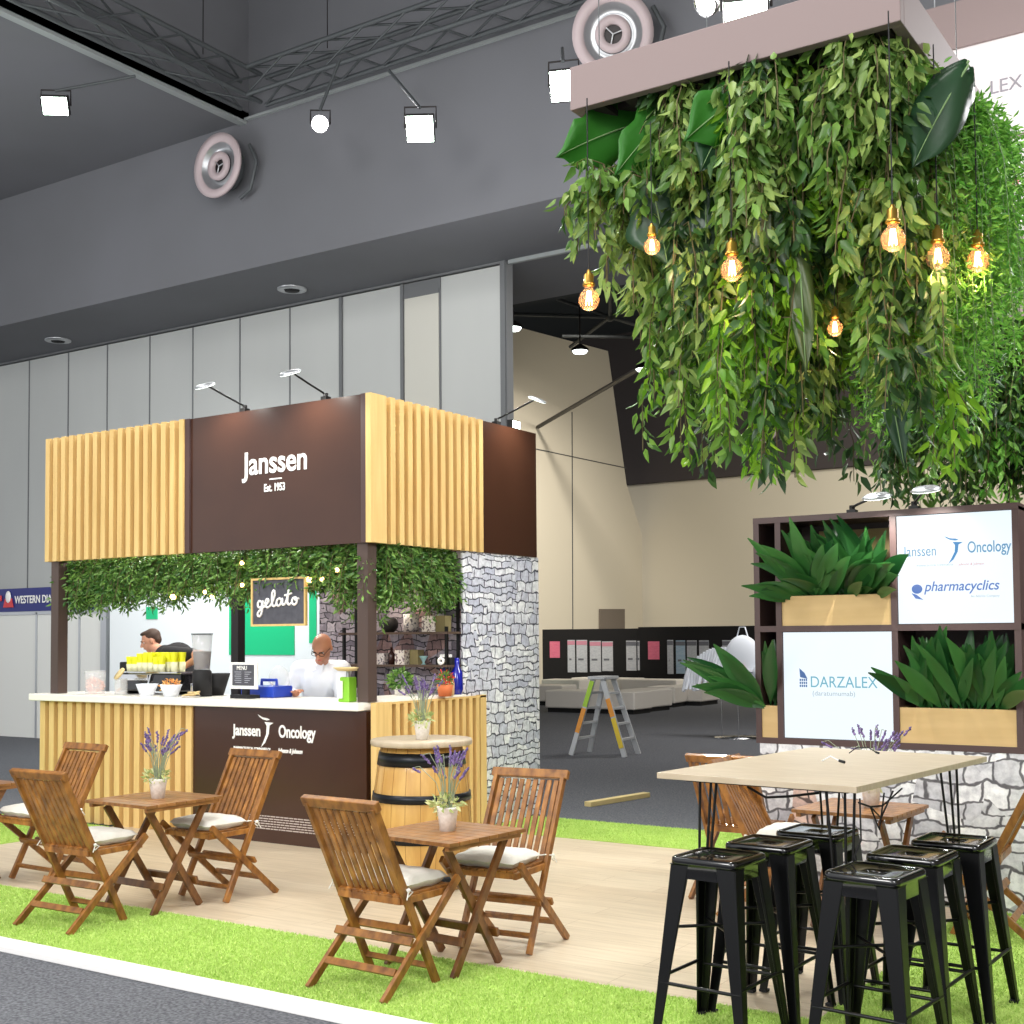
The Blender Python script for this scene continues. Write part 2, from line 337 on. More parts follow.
def tri_mesh(name, vs, F, m, parent=None, smooth=False):
    me = bpy.data.meshes.new(name); nv = len(vs); nf = len(F)
    me.vertices.add(nv); me.vertices.foreach_set('co', np.asarray(vs, np.float32).ravel())
    me.loops.add(nf * 3); me.loops.foreach_set('vertex_index', np.asarray(F, np.int32).ravel())
    me.polygons.add(nf); me.polygons.foreach_set('loop_start', np.arange(0, nf * 3, 3, dtype=np.int32)); me.polygons.foreach_set('loop_total', np.full(nf, 3, np.int32))
    me.update(calc_edges=True); me.validate(); me.materials.append(m)
    o = bpy.data.objects.new(name, me); COL.objects.link(o)
    if parent is not None: o.parent = parent
    return o

# ================================================================= ROOM
struct('floor', MB().box((-40, -9.5, -.3), (16, 46, -.03)), M['carpet'])
# stand floor: timber deck, turf strips, white kerb (all 30 mm above the carpet: z = 0)
struct('floor', MB().box((-2.95, -2.33, -.03), (4.5, 1.45, 0)), M['deck'])
kb = struct('trim_1', MB().box((-9, -3.4, -.03), (9, -3.27, .008)), M['kerb'], bevel=.004)
def turf(x0, x1, y0, y1, dens, label, lim=None):
    b = MB().box((x0, y0, -.03), (x1, y1, .004)).build('artificial_grass', M['turf']); tag(b, label, 'grass', kind='stuff')
    n = int((x1 - x0) * (y1 - y0) * dens); P = np.stack([RNG.uniform(x0, x1, n), RNG.uniform(y0, y1, n), np.full(n, .003)], 1)
    h = RNG.uniform(.008, .017, n); a = RNG.uniform(0, 2 * PI, n); w = .003
    s = np.stack([np.cos(a) * w, np.sin(a) * w, np.zeros(n)], 1); t = np.stack([RNG.normal(0, .008, n), RNG.normal(0, .008, n), h], 1)
    vs = np.stack([P - s, P + s, P + t], 1).reshape(-1, 3); F = np.arange(3 * n).reshape(-1, 3)
    o = tri_mesh('blades', vs, F, M['blade'], b); tag(o, kind='stuff')
turf(-6.5, 4.5, -3.268, -2.332, 22000, 'bright green artificial turf strip along the white kerb at the front')
turf(4.502, 7.2, -3.268, .34, 9000, 'green artificial turf under the right hand black bar stools')
turf(.03, 3.2, 1.452, 2.4, 9000, 'narrow green turf strip at the back edge of the timber floor beside the stone wall')
turf(-6.5, -2.952, -2.33, -.12, 9000, 'green turf patch at the left end of the timber floor, before the slatted kiosk counter')

# partition of tall hanging panels at the back (plane Y = 8)
struct('wall_back', MB().box((-30, 8.0, -.03), (-3.96, 8.14, 7.36)), M['panel'])
tr = MB()
for x in (-15.49, -14.26, -13.1, -11.9, -10.75, -9.56, -8.37): tr.box((x - .014, 7.99, 0), (x + .014, 8.0, 7.36))
for x in (-7.21, -5.92): tr.box((x - .03, 7.96, 0), (x + .03, 8.0, 7.36))
tr.box((-5.19, 7.985, 0), (-5.16, 8, 7.36)); tr.box((-4.03, 7.97, 0), (-3.94, 8.16, 7.38)); tr.box((-30, 7.98, 7.385), (-3.94, 8.2, 7.42)).box((-5.9, 7.975, 7.12), (-5.19, 8.0, 7.2)).box((-5.9, 7.985, 7.2), (-5.19, 8.0, 7.36))
struct('wall_back', MB().box((-5.88, 7.985, 0), (-5.2, 7.999, 7.12)), M['panel_warm'])
struct('trim_2', tr, M['seam_light'])
struct('trim_3', MB().box((-3.94, 7.99, -.03), (-3.92, 8.16, 7.4)), M['seam_light'])
# soffit, bulkhead, ceilings
struct('ceiling', MB().box((-30, 6.15, 7.42), (14, 10.2, 7.6)), M['ceiling'])
struct('wall_bulkhead', MB().box((-30, 6.15, 7.6), (14, 6.35, 12.6)).box((-30, 6.1, 7.42), (14, 6.15, 9.75)), M['ceiling'])
struct('ceiling', MB().box((-30, -9.5, 9.75), (-7.5, 6.15, 9.9)), M['ceiling'])
struct('ceiling', MB().box((-7.5, -9.5, 12.6), (14, 6.35, 12.7)).box((-7.6, -9.5, 9.75), (-7.5, 6.15, 12.7)), M['ceiling'])
struct('trim_4', MB().box((-3.9, 8.0, 7.36), (14, 8.06, 7.42)).box((-7.6, 6.05, 9.75), (14, 6.15, 9.79)).box((-7.62, -9.5, 9.70), (-7.49, 6.15, 9.75)), M['coffer_trim'])
# the black ceiling beyond and its drop
struct('ceiling', MB().box((-34, 10.2, 13.5), (20, 46, 13.7)), M['black_ceiling'])
struct('wall_drop', MB().box((-34, 10.2, 7.42), (20, 10.35, 13.5)), M['black_ceiling'])
# far hall: leaning side wall, brown bulkhead, cream end wall
WX = -15.8; cn = at_x(643, 640, WX); FY = cn.y
def wl(px, py): p = at_x(px, py, WX); return (WX, p.y, p.z)
struct('wall_left', MB().poly([(WX, 14, -.03), (WX, FY, -.03), (WX, FY, wl(644, 534)[2]), wl(626.5, 484), wl(608, 351), wl(510, 325), (WX, 14, 10.5)], (-.3, 0, 0)), M['cream'])
sm = MB()
for p, q in (((540, 410), (625, 467)),):
    a = at_x(536, 449, WX + .01); b = at_x(626, 468, WX + .01); sm.bar(a, b, .03, .03)
sm.bar(at_x(572, 412, WX + .01), at_x(573, 690, WX + .01), .03, .03)
struct('trim_5', sm, M['seam'])
BZ = at_y(755, 474, FY).z
struct('wall_far', MB().box((WX - 6, FY + .3, -.03), (22, FY + .6, BZ + .2)), M['cream'])
struct('wall_far', MB().box((-34, FY + .02, BZ), (22, FY + .3, 14)), M['bulkhead_dark'])
struct('wall_right', MB().box((15.7, -9.5, -.03), (16, 46, 13.5)), M['cream'])
dr = struct('door_1', MB().poly([at_x(599, 640, WX + .03), at_x(624, 640, WX + .03), at_x(624, 609, WX + .03), at_x(599, 609, WX + .03)], (.04, 0, 0)), M['door'])
# roof tie rods in the black ceiling
nd = at_z(610, 317, 11.0)
k = empty('roof_truss', (0, 0, 0)); tag(k, 'grey tie rods meeting at a node under the black ceiling beyond the white partition', 'truss')
b = MB()
for q, zz in (((509, 314), 11), ((557, 299), 11.4), ((610, 270), 11.7), ((650, 303), 11.4), ((652, 330), 11), ((570, 347), 10.6)): b.tube([nd, at_z(q[0], q[1], zz)], .055, 6)
b.build('rod', M['truss'], k); MB().ball(nd, .14).build('node', M['truss'], k)
MB().tube([at_z(562, 336, 10.3), at_z(655, 337, 10.3)], .05, 6).build('rod', M['truss'], k)
p0 = at_x(538, 427, WX + .1); 
k = MB().tube([p0, at_y(640, 368, 22.5)], .07, 6).build('diagonal_cable', M['black_metal']); tag(k, 'dark diagonal rod running down to the leaning cream wall', 'rod')
# black poster boards
def poster_board(x0, x1, z1, posters, label):
    e = empty('poster_board', ((x0 + x1) / 2, 26, -.03)); tag(e, label, 'display board', 'black poster boards in the far hall')
    cx = (x0 + x1) / 2
    MB().box((x0 - cx, -.03, 0), (x1 - cx, .03, z1 + .03)).build('panel', M['board_black'], e)
    for (px0, px1, py0, py1, mm) in posters:
        a = at_y(520 + px0 / 4.267, 580 + py0 / 4.267, 25.96); c = at_y(520 + px1 / 4.267, 580 + py1 / 4.267, 25.96)
        o = MB().box((a.x - cx, -.045, c.z + .03), (c.x - cx, -.032, a.z + .03)).build('poster', M[mm], e)
        if mm == 'paper' or mm == 'paper_blue':
            MB().box((a.x - cx, -.05, a.z - .12), (c.x - cx, -.046, a.z - .0)).build('poster_heading', M['print_rose' if px1 < 400 else 'print_grey'], o)
            MB().box((a.x - cx + .06, -.05, (a.z + c.z) / 2 - .1), (c.x - cx - .12, -.046, (a.z + c.z) / 2 - .04)).build('poster_print', M['print_grey'], o)
poster_board(-14.53, -11.16, 1.93, [(127, 170, 262, 332, 'paper_pink'), (203, 235, 256, 394, 'paper'), (241, 287, 256, 394, 'paper'), (298, 346, 260, 392, 'paper'), (350, 397, 262, 389, 'paper'), (453, 497, 259, 387, 'paper'), (501, 511, 260, 385, 'paper')], 'black poster board with pale posters, left of the taller one')
poster_board(-11.14, -7.0, 1.97, [(546, 595, 262, 339, 'paper_pink'), (628, 655, 256, 401, 'paper'), (665, 706, 258, 400, 'paper_blue'), (712, 755, 258, 400, 'paper'), (764, 807, 258, 397, 'paper'), (863, 903, 257, 388, 'paper'), (908, 940, 257, 388, 'paper')], 'black poster board with a pink sheet and a blue poster, right of the step ladder')
# white ottomans
G = 'white vinyl ottomans in the far hall'
for i, (px, py, w, d, a) in enumerate(((545, 708, 1.3, .9, .1), (592, 716, 2.9, .9, 0), (562, 700, 1.6, .8, .0), (641, 714, 1.0, 1.0, -.05), (662, 710, .9, .9, .1), (690, 708, 1.1, 1.1, .0), (722, 701, 2.4, .9, .0), (603, 698, 2.6, .8, 0), (650, 700, 2.2, .8, .0))):
    c = at_z(px, py - 3, -.03); e = empty('ottoman', (c.x, c.y + .3, -.03), a)
    tag(e, 'low white vinyl ottoman on the dark carpet in front of the black poster boards', 'ottoman', G)
    w *= .8; MB().box((-w / 2, -d / 2, .1), (w / 2, d / 2, .5)).build('upholstery', M['ottoman'], e, bevel=.03)
    MB().box((-w / 2 + .05, -d / 2 + .05, 0), (w / 2 - .05, d / 2 - .05, .1)).build('plinth', M['black_matt'], e)
# step ladder
e = empty('step_ladder', (0, 0, 0)); tag(e, 'aluminium step ladder with yellow and lime stickers, standing open on the carpet', 'ladder')
T1 = [V((-2.66, 8.3, 1.2)), V((-2.46, 8.55, 1.2))]
Z0 = -.03
fA = [V((-2.97, 8.17, Z0)), V((-2.99, 8.75, Z0))]; fB = [V((-2.12, 8.24, Z0)), V((-2.19, 8.8, Z0))]
tA = [V((-2.66, 8.3, 1.075)), V((-2.66, 8.62, 1.075))]; tB = [V((-2.5, 8.3, 1.075)), V((-2.5, 8.62, 1.075))]
for ft, tt in ((fA, tA), (fB, tB)):
    for i in (0, 1): MB().bar(ft[i], tt[i], .03, .075, side=(0, 1, 0)).build('rail', M['ladder_alu'], e)
    for t in (.22, .42, .62, .82): MB().bar(ft[0].lerp(tt[0], t), ft[1].lerp(tt[1], t), .06, .03, side=(1, 0, 0)).build('step', M['ladder_alu'], e)
MB().box((-2.72, 8.24, 1.075), (-2.44, 8.68, 1.12)).build('top_cap', M['ladder_alu'], e, bevel=.008)
for (ft, tt, a, c, mm) in ((fA, tA, .3, .62, 'ladder_orange'), (fA, tA, .64, .98, 'ladder_green'), (fB, tB, .12, .5, 'ladder_yellow'), (fB, tB, .52, .75, 'ladder_orange')):
    o = V((0, -.02, 0)); MB().bar(ft[0].lerp(tt[0], a) + o, ft[0].lerp(tt[0], c) + o, .012, .07, side=(0, 1, 0)).build('sticker', M[mm], e)
# timber offcut
o = MB().bar((.02, 3.45, -.005), (.18, 4.45, -.005), .09, .05).build('timber_offcut', M['timber'], None, bevel=.004); tag(o, 'short pale timber batten lying on the dark carpet behind the stand', 'timber')
# tote bags on a wire stand
bx = V((-2.1, 12.2, -.03)); e = empty('bag_stand', bx); tag(e, 'wire stand on the carpet under hanging white tote bags, right of the ladder', 'stand')
for dx, dy in ((-.2, -.15), (.1, -.15), (-.05, .2), (.3, .2)): MB().tube([(dx, dy, .03), (dx, dy, 1.15)], .012, 6).build('leg', M['chrome'], e)
MB().tube([(-.85, 0, 1.32), (.4, 0, 1.42)], .015, 6).box((-.3, -.2, 1.12), (.4, .25, 1.16)).build('rail', M['chrome'], e)
MB().lathe([(0, 0), (.42, 0), (.42, .02), (0, .03)], 20, (.05, 0, 0)).build('base', M['chrome'], e)
b = MB()
for i in range(15):
    x = -.95 + i * .056; zt = 1.25 + .28 * math.sin(min(1, i / 10) * PI / 2); zb = .78 + .01 * i + random.uniform(-.04, .04)
    b.tube([(x, random.uniform(-.1, .1), zb), (x + .03, 0, (zt + zb) / 2), (x + .1, 0, zt)], [.03, .045, .03], 6)
o = b.build('fringed_cloth', M['white_cloth']); o.location = bx; tag(o, 'white fringed cloth hanging from the left of the wire stand', 'cloth')
b = MB().ball((0, 0, 0), (.33, .14, .42), 14, 10)
for v in range(len(b.v)):
    x, y, z = b.v[v]; b.v[v] = (x * (1 if z > -.1 else 1.15), y, max(z, -.36))
b.tube([(-.1, 0, .38), (-.05, 0, .55), (.05, 0, .55), (.1, 0, .38)], .012, 6)
o = b.build('tote_bag', M['white_cloth']); o.location = bx + V((.13, 0, 1.32)); tag(o, 'white tote bag with a red round badge hanging on the wire stand', 'bag')
MB().lathe([(0, 0), (.07, 0), (.07, .012), (0, .012)], 18, (.03, -.135, -.14), axis=(0, -1, 0)).build('badge', M['red'], o)
o = MB().ball((0, 0, 0), (.3, .12, .2), 12, 8).build('tote_bag', M['white_cloth']); o.location = bx + V((.62, -.1, 1.1)); tag(o, 'small crumpled white bag at the right end of the wire stand', 'bag')

# Western Diagnostic booth left of the kiosk and the white backdrop
e = empty('exhibition_booth', (0, 0, -.03)); tag(e, 'white panel booth with a navy name fascia behind the left end of the kiosk', 'booth')
xs = [-18.5] + [at_y(q, 640, 6.4).x for q in (37, 80, 103)]
for i in range(3): MB().box((xs[i] + .015, 6.4, .0), (xs[i + 1] - .015, 6.43, 2.22)).build('wall_panel', M['white_panel'], e)
b = MB()
for x in xs: b.box((x - .02, 6.38, 0), (x + .02, 6.44, 2.24))
b.box((-18.5, 6.38, 2.2), (xs[-1], 6.44, 2.26)); b.box((xs[-1] - .02, 6.36, 0), (xs[-1] + .12, 6.46, 2.75)); b.build('frame', M['alu'], e)
fz0, fz1 = 2.26, 2.68
f = MB().box((-18.5, 6.36, fz0), (xs[-1], 6.4, fz1)).build('fascia', M['navy'], e)
p = at_y(12, 602, 6.35); text('lettering', 'WESTERN DIAGNOSTIC', (p.x + .08, 6.35, fz0 + .15), .19, M['letter_white'], f, sx=.86, bold=.004)
MB().ball((p.x - .1, 6.34, fz0 + .27), (.08, .02, .11), 10, 8).build('emblem', M['letter_white'], f)
MB().poly([(p.x - .25, 6.35, fz0 + .08), (p.x + .05, 6.35, fz0 + .08), (p.x, 6.35, fz0 + .24), (p.x - .2, 6.35, fz0 + .24)], (0, -.01, 0)).poly([(p.x - .5, 6.35, fz0 + .2), (p.x - .3, 6.35, fz0 + .2), (p.x - .3, 6.35, fz0 + .3), (p.x - .5, 6.35, fz0 + .3)], (0, -.01, 0)).build('emblem', M['red'], f)
x0 = at_y(109, 640, 6.4).x
e = empty('backdrop_wall', (0, 0, -.03)); tag(e, 'white backdrop wall with bright green graphics behind the kiosk', 'display wall')
MB().box((x0 + .02, 6.4, 0), (-4.6, 6.46, 2.95)).build('panel', M['backdrop'], e)
def rect(px0, py0, px1, py1, mm, nm='green_graphic'):
    a = at_y(px0, py0, 6.385); c = at_y(px1, py1, 6.385); MB().box((a.x, 6.385, c.z + .03), (c.x, 6.4, a.z + .03)).build(nm, M[mm], e)
rect(229, 592, 294, 655, 'green_print'); rect(309, 576, 316, 643, 'green_print'); rect(146, 607, 157, 619, 'green_print'); rect(236, 568, 294, 591, 'green_print')

# ================================================================= KIOSK
def slats_x(x0, x1, y, z0, z1, n, w, d, b):   # along X facing -Y
    for i in range(n):
        x = x0 + w / 2 + (x1 - x0 - w) * i / (n - 1); b.box((x - w / 2, y - d, z0), (x + w / 2, y, z1))
def slats_y(y0, y1, x, z0, z1, n, w, d, b):   # along Y facing +X
    for i in range(n):
        y = y0 + w / 2 + (y1 - y0 - w) * i / (n - 1); b.box((x, y - w / 2, z0), (x + d, y + w / 2, z1))
KH0, KH1 = 2.469, 3.671
kk = empty('kiosk', (0, 0, 0)); tag(kk, 'brown and pine slatted coffee kiosk with tall fascia and slim posts', 'kiosk')
MB().box((-2.09, .0, KH0), (0, .07, KH1)).build('fascia_panel', M['brown'], kk)
MB().box((-2.09, -.02, KH0), (-2.03, .0, KH1)).box((-.05, -.02, KH0), (0, 0, KH1)).build('fascia_edge_strip', M['frame_brown'], kk)
MB().box((-4.02, .03, KH0 + .01), (-2.09, .07, KH1 - .01)).build('slat_backing', M['pine_back'], kk)
b = MB(); slats_x(-4.035, -2.09, .03, KH0, KH1, 17, .062, .065, b); b.box((-4.04, -.03, KH0), (-4.0, .5, KH1)); b.build('slat_cladding', M['pine'], kk)
MB().box((-.04, .07, KH0 + .01), (0, 1.56, KH1 - .01)).build('slat_backing', M['pine_back'], kk)
b = MB(); slats_y(.12, 1.56, 0, KH0, KH1, 13, .06, .055, b); b.box((-.0, -.02, KH0), (.055, .12, KH1)); b.build('slat_cladding', M['pine'], kk)
MB().box((-.05, 1.56, KH0), (.03, 2.5, KH1)).build('fascia_panel', M['brown'], kk)
MB().box((-4.02, 2.48, KH0), (-.05, 2.55, KH1)).box((-4.02, .07, KH0), (-3.96, 2.48, KH1)).build('fascia_panel', M['brown'], kk)
MB().box((-4.0, .08, KH1 - .1), (-.05, 2.48, KH1 - .06)).build('roof_panel', M['post'], kk)
for x, y in ((-3.93, .06), (-.065, .07), (-3.93, 2.44)): MB().box((x - .055, y - .055, 1.192 if y < 1 else 0), (x + .055, y + .055, KH0)).build('post', M['post'] if y < 1 else M['steel_dark'], kk)
# lettering on fascia
text('lettering', 'Janssen', (-1.375, -.003, 3.115), .275, M['letter_white'], kk, sx=.92, bold=.0045)
MB().box((-1.07, -.004, 3.052), (-.93, 0, 3.062)).build('divider_line', M['letter_white'], kk)
text('lettering', 'Est. 1953', (-1.135, -.003, 2.955), .092, M['letter_white'], kk, sx=.72, bold=.002)
# stone printed storage block at the back right of the kiosk
sb = empty('stone_block', (0, 0, 0)); tag(sb, 'stone printed storage cube at the back right corner of the kiosk', 'storage wall')
MB().box((-1.68, 1.3, 0), (-1.6, 2.54, KH0)).box((-1.6, 1.29, 0), (.0, 1.33, KH0)).build('front_wall', M['stone_shaded'], sb)
MB().box((0, 1.28, 0), (.02, 2.54, KH0)).build('side_wall', M['stone_lit'], sb)
MB().box((-1.6, 2.5, 0), (0, 2.54, KH0)).build('back_wall', M['stone_shaded'], sb)
# counter
sc = empty('serving_counter', (0, 0, 0)); tag(sc, 'kiosk serving counter with pine slats and a brown lettered panel', 'counter')
MB().box((-4.06, .03, 0), (-1.97, .07, 1.12)).box((-4.06, .07, 0), (-4.0, .55, 1.12)).build('slat_backing', M['pine_back'], sc)
b = MB(); slats_x(-4.08, -1.97, .03, 0, 1.12, 16, .075, .07, b); b.build('slat_cladding', M['pine'], sc)
MB().box((-1.97, -.02, 0), (-.0, .05, 1.12)).build('front_panel', M['brown'], sc)
text('lettering', 'Janssen', (-1.475, -.023, .885), .132, M['letter_white'], sc, sx=.84, bold=.0032)
text('lettering', 'Oncology', (-.945, -.023, .885), .142, M['letter_white'], sc, sx=.73, bold=.0032)
def swoosh(x, y, z, s, mm, parent):   # the winged J figure
    pts = [(-.09, .15), (-.03, .125), (.03, .118), (.06, .105), (.02, .098), (-.03, .108), (-.07, .13)]
    b = MB().poly([(x + a * s, y, z + c * s) for a, c in pts], (0, -.003, 0))
    pts = [(-.005, .085), (.10, .08), (.055, .055), (.045, -.02), (.0, -.1), (-.05, -.14), (-.02, -.09), (.015, -.02), (.02, .05)]
    b.poly([(x + a * s, y, z + c * s) for a, c in pts], (0, -.003, 0)); return b.build('emblem', mm, parent)
swoosh(-1.1, -.021, .925, .95, M['letter_white'], sc)
text('lettering', 'PHARMACEUTICAL COMPANIES OF', (-1.47, -.023, .765), .034, M['letter_white'], sc, sx=.8, bold=.001)
text('lettering', 'Johnson & Johnson', (-.95, -.023, .757), .052, M['letter_white'], sc, sx=.68, bold=.0016, shear=.3)
b = MB()
for j in range(6):
    x = -1.3; z = .215 - j * .018 * 1.15
    while x < -.1 - (.35 if j == 5 else 0):
        w = random.uniform(.02, .07); b.box((x, -.0225, z), (min(x + w, -.09), -.02, z + .009)); x += w + .008
b.build('small_print', mat('small_print', (190, 176, 168), .6), sc)
wt = MB().box((-4.18, -.1, 1.125), (-.02, .56, 1.191)).build('worktop', M['white_top'], None, bevel=.008); tag(wt, 'long white worktop on the kiosk serving counter', 'worktop')
so = empty('side_counter', (0, 0, 0)); tag(so, 'pine slatted side counter behind the oak barrel', 'counter')
MB().box((-.0, .13, 0), (.03, 1.55, 1.17)).box((-.5, 1.2, 0), (0, 1.25, 1.17)).build('slat_backing', M['pine_back'], so)
b = MB(); slats_y(.26, 1.44, .03, 0, 1.17, 12, .05, .05, b); b.box((.03, .0, 0), (.085, .2, 1.19)).box((.03, 1.46, 0), (.08, 1.55, 1.19)).box((0, .13, 1.0 + .17), (.08, 1.55, 1.185)); b.build('slat_cladding', M['pine'], so)
o = MB().box((-.5, .14, 1.186), (.06, 1.27, 1.205)).build('worktop', M['white_top'], None, bevel=.003); tag(o, 'narrow white worktop on the side counter under the shelves', 'worktop')
# raised floor inside kiosk
o = MB().box((-3.85, .6, 0), (-.55, 1.25, .1)).build('service_platform', M['post']); tag(o, 'low platform behind the serving counter the baristas stand on', 'platform')
# shelves
sh = empty('shelf_unit', (0, 0, 0)); tag(sh, 'two tier dark wood shelf on the stone print above the side counter', 'shelf')
for z in (1.465, 1.755): MB().box((-1.25, 1.08, z - .02), (.0, 1.285, z)).build('board', M['shelf_wood'], sh)
for x in (-1.2, -.03): MB().box((x - .012, 1.09, 1.3), (x + .012, 1.115, 1.8)).box((x - .012, 1.265, 1.25), (x + .012, 1.287, 2.2)).build('bracket', M['black_metal'], sh)
Z1, Z2 = 1.755, 1.465
def thing(mb, name, m, loc, label, cat, group=None, rz=0, bevel=0):
    o = mb.build(name, m, None, bevel); o.location = loc; o.rotation_euler = (0, 0, rz); tag(o, label, cat, group); return o
def sx_(px, py, Y=1.17): return at_y(px, py, Y).x
q = lambda x: 370 + x / 8.53
thing(MB().lathe([(0, 0), (.04, 0), (.075, .04), (.08, .08), (.06, .125), (.03, .135), (0, .135)], 20), 'vase', M['black_matt'], (sx_(q(168), 625), 1.17, Z1), 'round black vase on the upper shelf', 'vase')
o = thing(MB().lathe([(0, 0), (.068, 0), (.072, .16), (.066, .16), (.064, .02), (0, .02)], 24), 'canister', M['tin_print'], (sx_(q(352), 625), 1.17, Z1), 'white patterned round canister on the upper shelf', 'canister')
o = thing(MB().box((-.055, -.05, 0), (.055, .05, .14)), 'gift_box', M['tile_print'], (sx_(q(525), 625), 1.15, Z1), 'square tile patterned box on the upper shelf', 'box')
thing(MB().box((-.06, -.045, 0), (.05, .045, .142)), 'gift_box', M['khaki'], (sx_(q(604), 625) + .01, 1.2, Z1), 'khaki box beside the tile patterned box on the upper shelf', 'box', bevel=.002)
thing(MB().box((-.07, -.04, 0), (.07, .05, .1)), 'tin_box', M['tin_print'], (sx_(q(95), 660), 1.17, Z2), 'small lilac tin box at the left of the lower shelf', 'box')
thing(MB().lathe([(0, 0), (.03, 0), (.032, .09), (.012, .12), (.012, .155), (0, .155)], 16), 'bottle', mat('brown_glass', (52, 30, 26), .15), (sx_(q(190), 660), 1.16, Z2), 'slim dark brown bottle on the lower shelf', 'bottle')
thing(MB().box((-.052, -.045, 0), (.052, .045, .13)), 'gift_box', M['tile_print'], (sx_(q(296), 660), 1.14, Z2), 'tile patterned box on the lower shelf', 'box')
thing(MB().box((-.05, -.045, 0), (.045, .045, .132)), 'gift_box', M['khaki'], (sx_(q(378), 660) + .008, 1.2, Z2), 'khaki box beside the patterned box on the lower shelf', 'box', bevel=.002)
thing(MB().lathe([(0, 0), (.02, 0), (.008, .02), (.03, .06), (.04, .075), (.036, .078), (0, .03)], 18), 'goblet', mat('pale_teal', (140, 176, 176), .4), (sx_(q(468), 660), 1.15, Z2), 'small pale teal cup on the lower shelf', 'cup')
e = empty('camera_ornament', (sx_(q(650), 660), 1.15, Z2)); tag(e, 'vintage black and white film camera on the lower shelf', 'camera')
MB().box((-.085, -.025, 0), (.085, .03, .065)).build('body', M['black_matt'], e, bevel=.006); MB().box((-.04, -.024, .065), (.06, .028, .09)).build('top_plate', M['letter_white'], e, bevel=.004)
MB().lathe([(.012, 0), (.03, 0), (.034, -.03), (.024, -.03), (.012, -.02)], 18, (.015, -.056, .035), axis=(0, 1, 0)).build('lens', M['letter_white'], e)
def leafy(parent, c, R, n, size, m, name='foliage', up=.3, flat=(1, 1, 1)):
    P = RNG.normal(size=(n, 3)); P /= np.linalg.norm(P, axis=1, keepdims=True); P *= RNG.uniform(.3, 1, (n, 1)) ** .5; D = P + np.array([0, 0, up]) + RNG.normal(size=(n, 3)) * .4
    P = P * R * np.array(flat) + np.array(c); vs, F = leaf_arrays(P, D, RNG.uniform(.7, 1.2, n) * size); return tri_mesh(name, vs, F, m, parent)
TOPZ = 1.205
def potplant(x, y, z, pot, mp, leafm, R, n, size, label, flower=None):
    e = empty('potted_plant', (x, y, z)); tag(e, label, 'plant')
    MB().lathe(pot, 20).build('pot', mp, e); h = pot[2][1]; MB().lathe([(0, h - .02), (pot[1][0] * .95, h - .02)], 16).build('soil', M['soil'], e)
    leafy(e, (0, 0, h + R * .6), R, n, size, leafm)
    if flower: leafy(e, (0, 0, h + R * .9), R * .95, 70, .035, flower, 'flowers')
P_W = [(0, 0), (.04, 0), (.052, .09), (.047, .09), (.04, .02), (0, .02)]
potplant(sx_(q(255), 690, .9), .9, TOPZ, [(0, 0), (.045, 0), (.05, .085), (.045, .085), (.04, .02), (0, .02)], M['pot'], M['garland_leaf'], .085, 260, .05, 'bushy green plant in a white pot below the shelves')
potplant(sx_(q(640), 690, .9), .9, TOPZ, [(0, 0), (.055, 0), (.072, .1), (.066, .1), (.05, .02), (0, .02)], M['terracotta'], M['garland_leaf'], .06, 120, .04, 'terracotta pot of red flowers on the side counter', M['red_flower'])
for px, h, s in ((770, .26, 1), (808, .32, 1)):
    thing(MB().lathe([(0, 0), (.045, 0), (.055, .05), (.05, .16 * h / .26), (.022, .2 * h / .26), (.022, h), (.016, h), (0, h)], 20), 'bottle', M['blue_glass'], (-.085 if px < 800 else .01, 1.16 if px < 800 else 1.2, TOPZ), ('shorter' if px < 800 else 'taller') + ' cobalt blue bottle at the right end of the side counter', 'bottle', 'cobalt blue bottles')
thing(MB().lathe([(0, 0), (.03, 0), (.03, .2), (0, .2)], 16), 'candle', M['white_cloth'], (-.44, .5, TOPZ), 'white pillar candle on the side counter beside the post', 'candle')
thing(MB().lathe([(0, 0), (.035, 0), (.04, .1), (.03, .14), (0, .14)], 16), 'jar', mat('cork', (214, 178, 140), .7), (.045, 1.05, TOPZ), 'small cork coloured jar at the far right of the side counter', 'jar')
